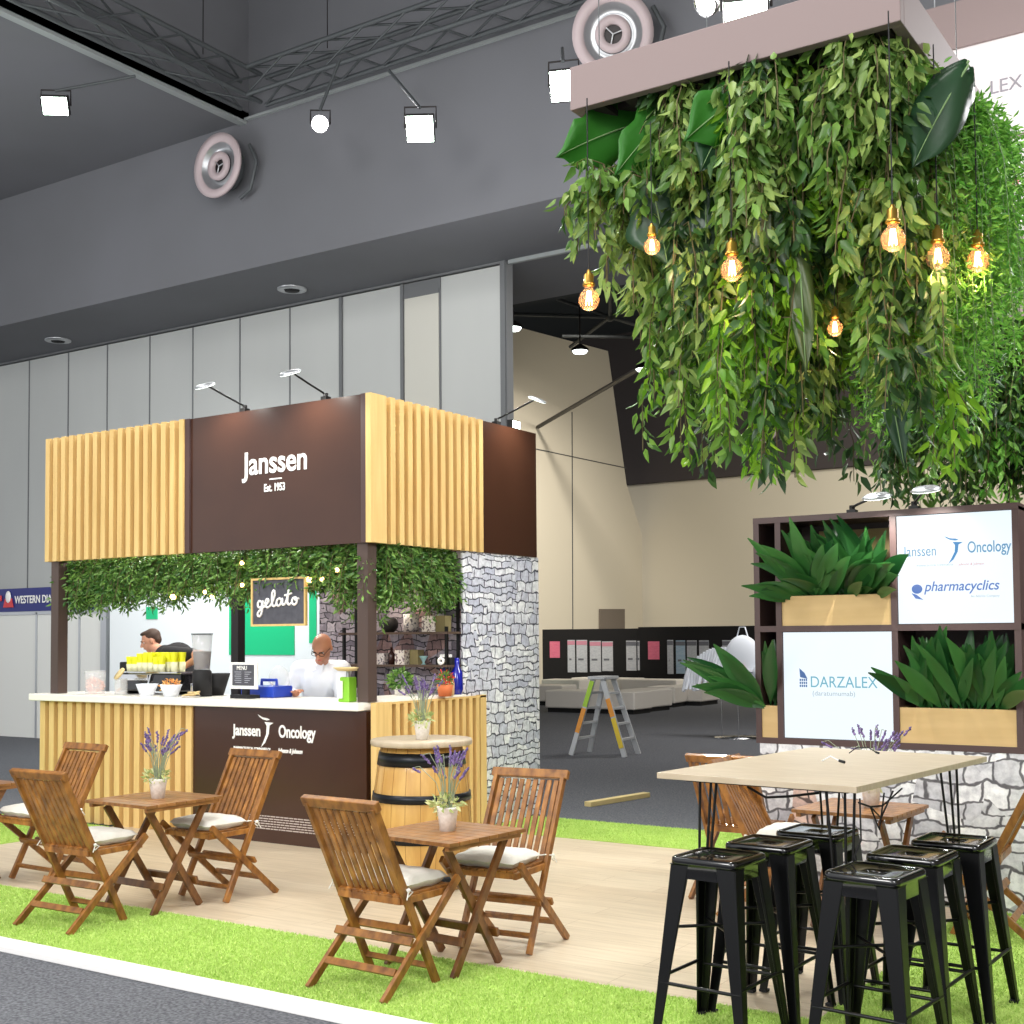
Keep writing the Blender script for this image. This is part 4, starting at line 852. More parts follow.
text('lettering', 'PHARMACEUTICAL COMPANIES OF', (-.23, .003, .368), .016, M['s_grey'], s1, ext=.0004, sx=.9); text('lettering', 'Johnson & Johnson', (.03, .003, .366), .024, M['s_red'], s1, ext=.0004, sx=.85)
text('lettering', 'pharmacyclics', (-.185, .003, .21), .088, M['s_violet'], s1, sx=.92, ext=.0004, bold=.001, shear=.25); text('lettering', 'An AbbVie Company', (.1, .003, .165), .02, M['s_grey'], s1, ext=.0004, sx=1.0)
MB().ball((-.23, .002, .225), (.034, .002, .03), 14, 8).poly([(-.265, .001, .2), (-.24, .001, .165), (-.19, .001, .155), (-.235, .001, .19)], (0, -.002, 0)).build('emblem', M['s_violet'], s1)
text('lettering', 'DARZALEX', (-.185, .003, .345), .105, M['s_teal'], s2, sx=.86, ext=.0004); text('lettering', '(daratumumab)', (-.17, .003, .29), .045, M['s_grey'], s2, sx=1.05, ext=.0004)
b = MB()
for i in range(4):
    for j in range(3): b.box((-.255 + i * .014, .001, .345 + j * .02), (-.246 + i * .014, .0035, .36 + j * .02))
b.poly([(-.25, .001, .41), (-.2, .001, .4), (-.22, .001, .44), (-.255, .001, .47)], (0, -.002, 0)); b.build('emblem', M['s_navy'], s2)
def cast_leaf_mesh(n, xw, seed, spread, hl, dl, bias=0):
    rr = random.Random(seed); vs = []; F = []; made = 0; tries = 0
    while made < n and tries < n * 60:
        tries += 1
        bx_ = rr.uniform(-xw, xw); by = rr.uniform(-.06, .08); L = rr.uniform(hl[0], hl[1]); w = L * rr.uniform(.065, .10)
        a = rr.uniform(-1, 1) * spread + bx_ / xw * .35; fwd = rr.uniform(-.5, .15) - 1.1 * max(0, abs(a) - .22)
        if bias and made % 2: a = rr.uniform(-1.0, -.35); by = -.1; fwd = rr.uniform(-.5, -.2); L = rr.uniform(.45, .68)
        d = V((math.sin(a), fwd, math.cos(a))).normalized(); side = d.cross(V((rr.uniform(-.3, .3), -1, rr.uniform(-.2, .2)))).normalized(); nr = side.cross(d)
        K = 9; o = len(vs); p = V((bx_, by, 0)); dd = d.copy(); sg = 1 if nr.y < 0 else -1; drp = dl * rr.uniform(.5, 1.4)
        tp = p.copy(); td = dd.copy(); bad = False
        for k in range(K):
            if (tp.x + w * .6 > xw / .82 or (tp.x - w * .6 < -xw / .82 and not (bias and k < 3))) and tp.y > -.165: bad = True
            td = (td + V((0, 0, -drp * k / (K - 1)))).normalized(); tp = tp + td * (L / (K - 1))
            if tp.z > .66 and tp.y > -.17: bad = True
        if bad: continue
        made += 1
        for k in range(K):
            tt = k / (K - 1); ww = w * (math.sin(PI * min(1, max(0, (tt - .18) / .82)) ** .8) if tt > .18 else .0) + .004
            vs += [p - side * ww + nr * sg * ww * .3, p, p + side * ww + nr * sg * ww * .3]; dd = (dd + V((0, 0, -drp * tt))).normalized(); p = p + dd * (L / (K - 1))
        for k in range(K - 1):
            for j in (0, 1):
                a0 = o + k * 3 + j; F += [(a0, a0 + 1, a0 + 4), (a0, a0 + 4, a0 + 3)]
    return np.array([tuple(v) for v in vs]), np.array(F)
def planter(xa, xb, z0, z1, label, n, seed, spread=.35, hl=(.3, .5), dl=.08, bias=0):
    c = (xa + xb) / 2; w = (xb - xa) / 2; p = empty('planter_box', (c, .36, z0)); tag(p, label, 'planter')
    MB().box((-w, 0, 0), (w, .015, z1 - z0)).box((-w, .32, 0), (w, .335, z1 - z0)).box((-w, .015, 0), (-w + .015, .32, z1 - z0)).box((w - .015, .015, 0), (w, .32, z1 - z0)).build('box', M['ply'], p)
    MB().box((-w + .016, .016, z1 - z0 - .06), (w - .016, .319, z1 - z0 - .03)).build('soil', M['soil'], p)
    vs, F = cast_leaf_mesh(n, w * .82, seed, spread, hl, dl, bias); o = tri_mesh('foliage', vs, F, M['cast_leaf'], p); o.location = (0, .13, z1 - z0 - .05); o.data.polygons.foreach_set('use_smooth', [True] * len(o.data.polygons))
    return p
planter(X[1] + t, X[2] - t, Zr[1] + t, 1.965, 'pine planter of broad dark leaves left of the upper screen', 88, 3, .8, (.36, .66), .16)
planter(X[2] + t, X[3] - t, Zr[0] + t, 1.235, 'pine planter of broad dark leaves right of the lower screen', 84, 8, .6, (.36, .62), .1)
planter(X[0] + t, X[1] - t, Zr[0] + t, 1.225, 'narrow pine planter at the left end of the display frame', 20, 5, .9, (.42, .66), .12, 1)
G = 'arm lamps on the display frame'
arm_lamp((3.78, .5, 2.506), at_y(877, 497, .1), 'left arm lamp on top of the display frame', G, (0, .3, -1)); arm_lamp((4.19, .5, 2.506), at_y(926, 490, .1), 'right arm lamp on top of the display frame, over the upper screen', G, (0, .3, -1))

# ================================================================= CANOPIES
def beam_frame(name, x0, x1, ya, yb, z, h, label, t=.05):
    e = empty(name, (0, 0, 0)); tag(e, label, 'canopy')
    for a, c in (((x0, ya, z), (x1, ya + t, z + h)), ((x0, yb - t, z), (x1, yb, z + h)), ((x0, ya + t, z), (x0 + t, yb - t, z + h)), ((x1 - t, ya + t, z), (x1, yb - t, z + h))): MB().box(a, c).build('beam', M['mauve'], e, bevel=.004)
    b = MB(); n = 9
    for i in range(n): x = x0 + .1 + (x1 - x0 - .2) * i / (n - 1); b.box((x - .03, ya + t, z + .02), (x + .03, yb - t, z + .05))
    for i in range(n): y = ya + .1 + (yb - ya - .2) * i / (n - 1); b.box((x0 + t, y - .03, z + .05), (x1 - t, y + .03, z + .08))
    b.build('lattice', M['mesh_dark'], e)
    MB().box((x0 + t, ya + t, z + .09), (x1 - t, yb - t, z + .1)).build('top_board', M['mesh_dark'], e)
    b = MB()
    for x in (x0 + .1, x1 - .1):
        for y in (ya + .1, yb - .1): b.tube([(x, y, z + h), (x, y, min(z + 6.9, 10.99))], .0025, 5)
    b.build('suspension_wire', M['truss'], e); return e
CX0, CX1, CYA, CYB, CZ = 3.62, 5.12, -2.9, -1.5, 4.1
beam_frame('hanging_canopy', CX0, CX1, CYA, CYB, CZ, .2, 'mauve timber frame hung above the bar table, thick with trailing greenery')
GX0, GX1, GYA, GYB = 3.3, 6.2, 2.25, 3.9
beam_frame('hanging_canopy', GX0, GX1, GYA, GYB, CZ, .2, 'second mauve timber frame, hung farther back at the right edge')
def vine(x, y, z, L, m, label, group, n_leaf, size, seed, sway=.1, side=.1, lean=(0, 0), sub=4, dirz=1.0, cat='plant', name='trailing_vine'):
    rr = random.Random(seed); pts = [V((0, 0, 0))]; K = max(5, int(L / .12)); dx = rr.uniform(-1, 1) * sway + lean[0]; dy = rr.uniform(-1, 1) * sway + lean[1]; ph = rr.uniform(0, 6)
    for k in range(1, K + 1):
        t = k / K; pts.append(V((dx * t ** .6 + .03 * math.sin(ph + t * 5), dy * t ** .6 + .03 * math.cos(ph + t * 4), -L * t)))
    b = MB(); b.tube(pts, [.006 * (1 - .6 * i / K) for i in range(K + 1)], 5); paths = [(pts, 1.0)]
    for j in range(sub):
        i = rr.randint(0, K - 2); a = rr.uniform(0, 2 * PI); l2 = min(L * .45, rr.uniform(.2, .5)); p0 = pts[i]; q1 = p0 + V((math.cos(a), math.sin(a), .1)) * side; q2 = q1 + V((math.cos(a) * side * .6, math.sin(a) * side * .6, -l2 * .5)); q3 = q2 + V((0, 0, -l2 * .5))
        sp = [p0, q1, q2, q3]; b.tube(sp, .003, 4); paths.append((sp, .5))
    e = b.build(name, M['vine_stem']); e.location = (x, y, z); tag(e, label, cat, group)
    P = []; D = []; tot = sum(w for _, w in paths)
    for sp, w in paths:
        nn = int(n_leaf * w / tot); seg = len(sp) - 1
        for i in range(nn):
            u = (i + rr.random()) / nn * seg; k = min(int(u), seg - 1); p = sp[k].lerp(sp[k + 1], u - k); a = rr.uniform(0, 2 * PI); o = V((math.cos(a), math.sin(a), 0))
            P.append(tuple(p + o * rr.uniform(.005, .05))); D.append((o.x * .65 + rr.uniform(-.2, .2), o.y * .65 + rr.uniform(-.2, .2), -dirz * rr.uniform(.4, 1.2)))
    vs, F = leaf_arrays(P, D, RNG.uniform(.7, 1.25, len(P)) * size, W=.4); tri_mesh('leaves', vs, F, m, e); return e
VL = 'leafy green vine trailing from the mauve canopy frame above the bar table'; VG = 'vines trailing from the near canopy'
rv = random.Random(11)
def pxof(x, y, z): d = V((x, y, z)) - CAM; w = d.dot(FW); return 512 + FPX * d.dot(RT) / w, CY - FPX * d.dot(UP) / w, w
# length profile measured across the frame (in metres below the frame), along the view-facing diagonal
prof_l = [(573, .3), (600, .55), (630, .72), (645, 1.0), (660, 1.4), (690, 1.62), (740, 1.68), (790, 1.7), (830, 1.5), (870, 1.5), (900, 1.65), (930, 1.6), (955, 1.25), (975, .9), (990, .6)]
def plen(px):
    for (a, la), (c, lc) in zip(prof_l, prof_l[1:]):
        if a <= px <= c: return la + (lc - la) * (px - a) / (c - a)
    return .6
cnt = 0
for i in range(96):
    if i < 40:    # around the near edges
        u = rv.random(); x, y = (CX0 + .07 + u * (CX1 - CX0 - .14), CYA + rv.uniform(.06, .2)) if i % 2 else (CX1 - rv.uniform(.06, .25), CYA + .1 + u * .5)
    else: x = rv.uniform(CX0 + .06, CX1 - .06); y = rv.uniform(CYA + .1, CYB - .06)
    p = pxof(x, y, CZ - 1)[0]; L = plen(p) * rv.uniform(.55, 1.05); zo = CZ + .03
    if p < 650 and y < CYA + .45: zo = CZ - .25; L *= .75
    if i < 40: L *= rv.uniform(.35, .95)
    mm = M[rv.choice(['vine_leaf', 'vine_leaf', 'vine_pale', 'vine_bright', 'vine_dark', 'vine_dark'])] if i >= 40 else M[rv.choice(['vine_pale', 'vine_pale', 'vine_leaf'])]  # darker leaves inside, paler at the edges: canopy shade put into leaf colour
    if L > 1.5 and rv.random() < .5: mm = M['vine_bright']
    vine(x, y, zo, L, mm, VL, VG, int(80 + 150 * L), .077, 100 + i, sway=.06, side=.09, sub=5)
# fern at the right
def fern(x, y, z, n, L, m, label, group, seed, size=.036, R=.25):
    rr = random.Random(seed); e = empty('hanging_fern', (x, y, z)); tag(e, label, 'plant', group); b = MB(); P = []; D = []
    for i in range(n):
        a = rr.uniform(0, 2 * PI); l = L * rr.uniform(.4, 1.0); rad = R * rr.uniform(.2, 1); pts = [V((0, 0, 0)), V((math.cos(a) * rad * .6, math.sin(a) * rad * .6, -.0)), V((math.cos(a) * rad, math.sin(a) * rad, -l * .5)), V((math.cos(a) * rad * 1.1, math.sin(a) * rad * 1.1, -l))]; b.tube(pts, .002, 3)
        nn = int(l * 260)
        for k in range(nn):
            u = (k + rr.random()) / nn * 3; j = min(int(u), 2); p = pts[j].lerp(pts[j + 1], u - j); c = V((rr.gauss(0, 1), rr.gauss(0, 1), rr.gauss(0, .7) - .3)); P.append(tuple(p + c * .028)); D.append(tuple(c))
    b.build('fronds', M['stem'], e); vs, F = leaf_arrays(P, D, RNG.uniform(.7, 1.3, len(P)) * size, W=.3, droop=.1); tri_mesh('leaves', vs, F, m, e); return e
for i, (x, y, L, R) in enumerate(((5.14, -1.52, .85, .15), (5.17, -1.8, 1.1, .17), (5.15, -2.1, 1.3, .17), (5.0, -1.75, 1.5, .2), (5.02, -2.35, 1.45, .2), (4.85, -2.0, 1.6, .2))):
    fern(x, y, CZ + (-.02 if x < 5.1 else -.1), 38, L, M['fern'], 'feathery bright green fern hanging at the right end of the near canopy', 'ferns on the near canopy', 30 + i)
# large leaves
def big_leaf(p0, p1, w, m, label, group, droop=.15, nm=None, name='large_leaf', lobes=0, K=14, facing=None):
    p0 = V(p0); p1 = V(p1); d = p1 - p0; L = d.length; side = d.cross(facing if facing else (CAM - p0)).normalized(); nr = side.cross(d).normalized(); vs = []; fs = []; J = 7
    for k in range(K + 1):
        t = k / K; c = p0.lerp(p1, t) + V((0, 0, -droop * L * t * t)); ww = w * (math.sin(PI * min(1, t * .93 + .06)) ** .75) * (1 + (.16 * math.sin(t * lobes * PI * 2) if lobes else 0))
        if t > .8: ww *= max(0, (1 - t) / .2) ** .6 + .02
        for j in range(J):
            s = -1 + 2 * j / (J - 1); vs.append(c + side * s * ww - nr * (abs(s) ** 1.5) * ww * .22 + nr * .012 * math.sin(7 * t + 3 * s))
    for k in range(K):
        for j in range(J - 1):
            a = k * J + j; fs.append((a, a + 1, a + J + 1, a + J))
    b = MB(); o = p0.copy(); b.add([v - o for v in vs], fs, True); e = b.build(name, m); e.location = o; tag(e, label, 'leaf', group)
    s = e.modifiers.new('t', 'SOLIDIFY'); s.thickness = .0015
    MB().tube([p0.lerp(p1, i / K) + V((0, 0, -droop * L * (i / K) ** 2)) - o + nr * .005 for i in range(K + 1)], [.006 * (1 - .8 * i / K) for i in range(K + 1)], 5).build('midrib', M['stem'], e); return e
def d_at(px, py, dist): return CAM + ray(px, py) * dist
big_leaf(d_at(662, 118, 5.95), d_at(556, 138, 5.72), .15, M['big_leaf'], 'broad wavy green leaf poking out left of the canopy frame', None, lobes=4)
big_leaf(d_at(692, 92, 5.75), d_at(614, 158, 5.6), .11, M['big_leaf'], 'broad green leaf drooping inside the left end of the canopy', None, lobes=3)
big_leaf(d_at(750, 92, 5.4), d_at(684, 128, 5.3), .11, M['big_leaf'], 'large glossy arrow shaped leaf under the canopy beam, pointing left', None, lobes=2)
big_leaf(d_at(742, 94, 5.45), d_at(700, 158, 5.35), .11, M['big_leaf_dark'], 'large dark glossy leaf hanging beside the arrow shaped leaf', None)
big_leaf(d_at(650, 175, 5.6), d_at(668, 255, 5.6), .15, M['big_leaf_dark'], 'dark broad leaf behind the small bulb at the left of the greenery', None, lobes=2)
big_leaf(d_at(968, 66, 5.1), d_at(912, 150, 5.0), .11, M['big_leaf_dark'], 'dark glossy banana leaf at the right end of the near canopy, hanging lowest', None)
big_leaf(d_at(968, 62, 5.15), d_at(935, 118, 5.05), .1, M['big_leaf_dark'], 'dark glossy banana leaf at the right end of the near canopy, behind the lower one', None, droop=.05)
G = 'long strap leaves inside the near canopy'
for i, (a, c, w) in enumerate((((706, 140), (706, 345), .075), ((748, 120), (775, 240), .045), ((775, 165), (752, 300), .05), ((798, 225), (806, 375), .05), ((880, 330), (905, 470), .05))):
    big_leaf(d_at(a[0], a[1], (5.5, 5.35, 5.3, 5.25, 5.4)[i]), d_at(c[0], c[1], (5.5, 5.35, 5.3, 5.25, 5.4)[i]), w, M['strap_leaf'] if i in (1, 2, 3) else M['big_leaf_dark'], ('long dark strap leaf hanging deep in the canopy at its left', 'narrow olive strap leaf hanging right of the second bulb', 'olive strap leaf lit warm by the bulb, curving left', 'long olive strap leaf in the middle of the canopy', 'dark strap leaf hanging low at the right of the canopy')[i], G, droop=0)
# far canopy greenery
rv = random.Random(5)
for i in range(100):
    x = rv.uniform(GX0 + .05, GX1 - .5); y = rv.uniform(GYA + .06, GYB - .3)
    L = rv.uniform(.9, 1.4); vine(x, y, CZ + .03, L, M[rv.choice(['vine_dark', 'vine_dark', 'vine_leaf', 'fern'])], 'green vine trailing from the farther canopy at the right edge', 'vines trailing from the far canopy', int(170 * L), .085, 400 + i, sway=.1, sub=5)
# bulbs
def bulb(p, ztop, label, s=1.0):
    e = empty('pendant_bulb', p); tag(e, label, 'light bulb', 'filament bulbs hanging from the near canopy')
    MB().tube([(0, 0, .12 * s), (0, 0, ztop - p[2])], .003, 5).build('cord', M['black_matt'], e)
    MB().lathe([(0, .125), (.008, .125), (.011, .112), (.022, .104), (.022, .07), (.028, .064), (.028, .055), (.02, .05), (0, .05)], 20).build('socket', M['brass'], e)
    MB().lathe([(.018, .052), (.02, .04), (.04, .018), (.048, -.008), (.042, -.034), (.022, -.052), (0, -.058)], 24).build('glass_bulb', M['bulb_glass'], e)
    b = MB()
    for i in range(6):
        a = i * PI / 3; b.tube([(math.cos(a) * .008, math.sin(a) * .008, .03), (math.cos(a) * .015, math.sin(a) * .015, -.03)], .0022, 4)
    b.build('filament', M['filament'], e)
    ld = bpy.data.lights.new('bulb_light', 'POINT'); ld.energy = 1.8; ld.color = (1, .68, .38); ld.shadow_soft_size = .03; lo = bpy.data.objects.new('bulb_light', ld); COL.objects.link(lo); lo.parent = e; lo.location = (0, 0, -.09)
    e.scale = (s, s, s)
for px, py, Y, lab in ((589, 298, -2.97, 'leftmost filament bulb, hanging clear of the greenery'), (652, 245, -2.97, 'small filament bulb among the leaves left of the strap leaf'), (732, 268, -2.95, 'filament bulb hanging in front of the olive strap leaf'), (893, 237, -3.0, 'biggest looking filament bulb, upper right in the greenery'), (938, 256, -2.62, 'filament bulb just right of the biggest looking one'), (978, 259, -2.3, 'rightmost filament bulb, at the edge of the fern'), (835, 327, -2.6, 'faint filament bulb deep in the middle of the greenery')):
    p = at_y(px, py, Y); bulb((p.x, p.y, p.z), CZ + .0, lab, .75 if px == 652 else .7 if px == 835 else 1)
# kiosk garlands
def garland(x0, x1, y0, y1, n, lens, label, m, seed):
    rr = random.Random(seed); e = empty('greenery_garland', (0, 0, 0)); tag(e, label, 'plant', 'greenery under the kiosk fascia'); P = []; D = []; b = MB()
    for i in range(n):
        u = rr.random(); v = rr.random(); x = x0 + (x1 - x0) * u; y = y0 + (y1 - y0) * v; L = lens(u if abs(x1 - x0) > abs(y1 - y0) else v) * rr.uniform(.45, 1.05)
        a = rr.uniform(0, 2 * PI); q1 = V((x, y, KH0 + .02)); q2 = q1 + V((math.cos(a) * .1, math.sin(a) * .1, -L * .4)); q3 = q2 + V((math.cos(a) * .05, math.sin(a) * .05, -L * .6)); b.tube([q1, q2, q3], .003, 4); nn = int(L * 150)
        for k in range(nn):
            t = (k + rr.random()) / nn; p = q1.lerp(q2, t * 2) if t < .5 else q2.lerp(q3, t * 2 - 1); c = V((rr.gauss(0, 1), rr.gauss(0, 1), rr.gauss(0, .6) - .5)); P.append(tuple(p + c * .025)); D.append(tuple(c))
    b.build('stems', M['vine_stem'], e); vs, F = leaf_arrays(P, D, RNG.uniform(.7, 1.3, len(P)) * .05, W=.38); tri_mesh('leaves', vs, F, m, e)
def l1(u): # front, left (0) to right (1)
    return .38 + .17 * math.exp(-((u - .06) / .06) ** 2) + .10 * math.exp(-((u - .22) / .08) ** 2) + .14 * math.exp(-((u - .62) / .04) ** 2) + .12 * math.exp(-((u - .37) / .03) ** 2) + .28 * math.exp(-((u - .97) / .04) ** 2)
garland(-4.02, -.1, .1, .34, 520, l1, 'dense green foliage garland hanging along the front of the kiosk under the fascia', M['garland_leaf'], 61)
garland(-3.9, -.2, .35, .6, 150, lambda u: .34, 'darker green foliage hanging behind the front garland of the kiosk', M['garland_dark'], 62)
garland(-.32, -.02, .2, 1.22, 190, lambda v: .48 - .0 * v + .12 * math.exp(-((v - .95) / .1) ** 2), 'green foliage garland hanging over the shelves at the kiosk side', M['garland_leaf'], 63)
G = 'warm string light bulbs in the kiosk greenery'
for i, (px, py) in enumerate(((173, 597), (212, 597), (205, 592), (242, 563), (242, 585), (309, 580), (322, 579), (337, 570))):
    p = at_y(px, py, .05); e = empty('string_light', p); tag(e, 'tiny warm string light bulb tucked into the kiosk greenery', 'light bulb', G); MB().ball((0, 0, 0), .026 if i in (0, 5) else .018, 10, 8).build('bulb', M['fairy'], e); MB().tube([(0, 0, .02), (0, 0, .05)], .01, 6).build('socket', M['black_matt'], e)

# ================================================================= PEOPLE
def cap_(b, p0, p1, r0, r1, n=14):
    p0 = V(p0); p1 = V(p1); k = 5; b.tube([p0.lerp(p1, i / k) for i in range(k + 1)], [r0 + (r1 - r0) * i / k for i in range(k + 1)], n); b.ball(p0, r0, n, 10); b.ball(p1, r1, n, 10)
def chain(b, pts, rs):
    for i in range(len(pts) - 1): cap_(b, pts[i], pts[i + 1], rs[i], rs[i + 1])
def hand(b, w, d, palm_n, flip=1):
    """wrist w, direction d, palm normal; five separate bent fingers"""
    w = V(w); d = V(d).normalized(); pn = V(palm_n); pn = (pn - d * pn.dot(d)).normalized(); s = d.cross(pn) * flip; pc = w + d * .05
    q = Matrix((s, d, pn)).transposed().to_quaternion(); b.ball(pc, (.042, .05, .016), 12, 8, q)
    for i, L in enumerate((.066, .078, .073, .056)):
        r0 = pc + d * .036 + s * (-.030 + i * .020); k1 = r0 + d * L * .5 + pn * .008; k2 = k1 + (d * .7 + pn * .55).normalized() * L * .3; k3 = k2 + (d * .4 + pn * .9).normalized() * L * .25; chain(b, [r0 - d * .02, r0, k1, k2, k3], [.0085, .0085, .008, .0075, .006])
    t0 = w + d * .02 - s * .03; t1 = t0 + (-s * .8 + d * .7).normalized() * .035; t2 = t1 + (d * .9 - s * .2 + pn * .3).normalized() * .03; chain(b, [t0, t1, t2], [.011, .0095, .008])
def head(b, c, f, u, S=1.0):
    c = V(c); f = V(f).normalized(); u = V(u); u = (u - f * u.dot(f)).normalized(); s = f.cross(u); q = Matrix((s, f, u)).transposed().to_quaternion()
    W = lambda x, y, z: c + (s * x + f * y + u * z) * S
    b.ball(W(0, -.012, .025), (.077 * S, .096 * S, .088 * S), 20, 14, q); b.ball(W(0, .022, -.03), (.060 * S, .066 * S, .075 * S), 18, 12, q); b.ball(W(0, .045, -.078), (.034 * S, .034 * S, .03 * S), 14, 8, q)
    b.ball(W(0, .076, .028), (.05 * S, .018 * S, .012 * S), 12, 8, q); cap_(b, W(0, .084, .02), W(0, .108, -.018), .009, .014); b.ball(W(-.015, .094, -.02), .009, 8, 6); b.ball(W(.015, .094, -.02), .009, 8, 6)
    b.ball(W(0, .084, -.046), (.024 * S, .013 * S, .008 * S), 10, 6, q); b.ball(W(0, .081, -.056), (.021 * S, .013 * S, .008 * S), 10, 6, q)
    for x in (-1, 1): b.ball(W(x * .078, -.008, -.002), (.011 * S, .02 * S, .031 * S), 10, 8, q)
    return W, q
def eyes(W, q, parent, m_br):
    b = MB()
    for x in (-1, 1): b.ball(W(x * .031, .070, .008), (.012, .008, .007), 10, 8, q)
    e = b.build('eyes', M['letter_white'], parent); b = MB()
    for x in (-1, 1): b.ball(W(x * .031, .0765, .007), (.006, .003, .006), 8, 6, q)
    b.build('irises', M['black_matt'], e); b = MB()
    for x in (-1, 1): b.tube([W(x * .014, .094, .026), W(x * .032, .096, .031), W(x * .05, .08, .024)], .004, 5)
    b.build('eyebrows', m_br, parent); b = MB(); b.tube([W(-.02, .094, -.051), W(0, .099, -.0505), W(.02, .094, -.051)], .0022, 5); b.build('mouth_line', M['red'], parent)
FL = .103
# barista in black, bending to the left over the machine
def man_black():
    Y = .95; H = at_y(151, 641, Y); nk = at_y(161, 652, Y + .02); ch = at_y(178, 659, Y + .03); wa = at_y(192, 684, Y + .05); hp = at_y(197, 702, Y + .06)
    fdir = (-RT * .93 - FW * .25 + V((0, 0, -.38))).normalized(); tow = -FW; tow.z = 0; tow.normalize()
    shn = ch + tow * .17 + V((0, 0, .05)) - RT * .05; shf = ch - tow * .17 + V((0, 0, .05)) - RT * .05
    eln = at_y(203, 655, Y - .25); hn = at_y(182, 668, Y - .35); elf = shf + V((-.15, 0, -.25)); hf = shf + V((-.35, -.3, -.32))
    b = MB(); W, q = head(b, H, fdir, V((0, 0, 1)) + fdir * .1); cap_(b, nk + V((.05, 0, -.02)), H + V((.02, 0, -.05)), .06, .052)
    chain(b, [nk + V((.06, 0, -.03)), ch, wa, hp], [.10, .15, .135, .15])
    for s_, e_, h_ in ((shn, eln, hn), (shf, elf, hf)):
        chain(b, [ch + (s_ - ch) * .6, s_, e_, h_], [.08, .068, .044, .027]); hand(b, h_, (h_ - e_), V((0, 0, -1)))
    for s in (-1, 1):
        h0 = hp + tow * .085 * s; kn = V((h0.x, h0.y, .57)) + V((0, 0, 0)); an = V((h0.x + .02, h0.y, .18)); chain(b, [h0, kn, an], [.1, .065, .042]); cap_(b, an + V((0, 0, -.03)), an + V((-.18, 0, -.04)), .04, .034)
    p = b.build('person', M['skin'], None, remesh=.0065); tag(p, 'person in a black polo shirt bending sideways over the espresso machine', 'person')
    eyes(W, q, p, M['hair'])
    b = MB(); b.ball(W(0, -.026, .044), (.083, .09, .078), 20, 14, q); b.ball(W(0, -.06, -.0), (.074, .05, .06), 16, 10, q); b.ball(W(0, .03, .095), (.05, .05, .022), 14, 8, q); b.build('hair', M['hair'], p, remesh=.007)
    b = MB(); chain(b, [nk + V((.07, 0, -.04)), ch, wa, hp + V((0, 0, .06))], [.115, .172, .158, .165])
    for s_, e_ in ((shn, eln), (shf, elf)): chain(b, [ch + (s_ - ch) * .6, s_, s_.lerp(e_, .72)], [.1, .086, .068])
    b.build('shirt', M['black_cloth'], p, remesh=.012)
    MB().lathe([(.075, 0), (.082, .03), (.09, .0)], 20, nk + V((.03, 0, -.04)), axis=(H - nk)).build('collar', M['black_cloth'], p)
    b = MB(); b.ball(hp + V((0, 0, .02)), .172, 16, 10)
    for s in (-1, 1):
        h0 = hp + tow * .085 * s; chain(b, [h0, V((h0.x, h0.y, .57)), V((h0.x + .02, h0.y, .2))], [.115, .082, .062])
    b.build('trousers', M['denim'], p, remesh=.013)
    for s in (-1, 1):
        h0 = hp + tow * .085 * s; MB().ball((h0.x - .06, h0.y, .145), (.14, .05, .05), 14, 8).build('shoe', M['black_matt'], p)
man_black()
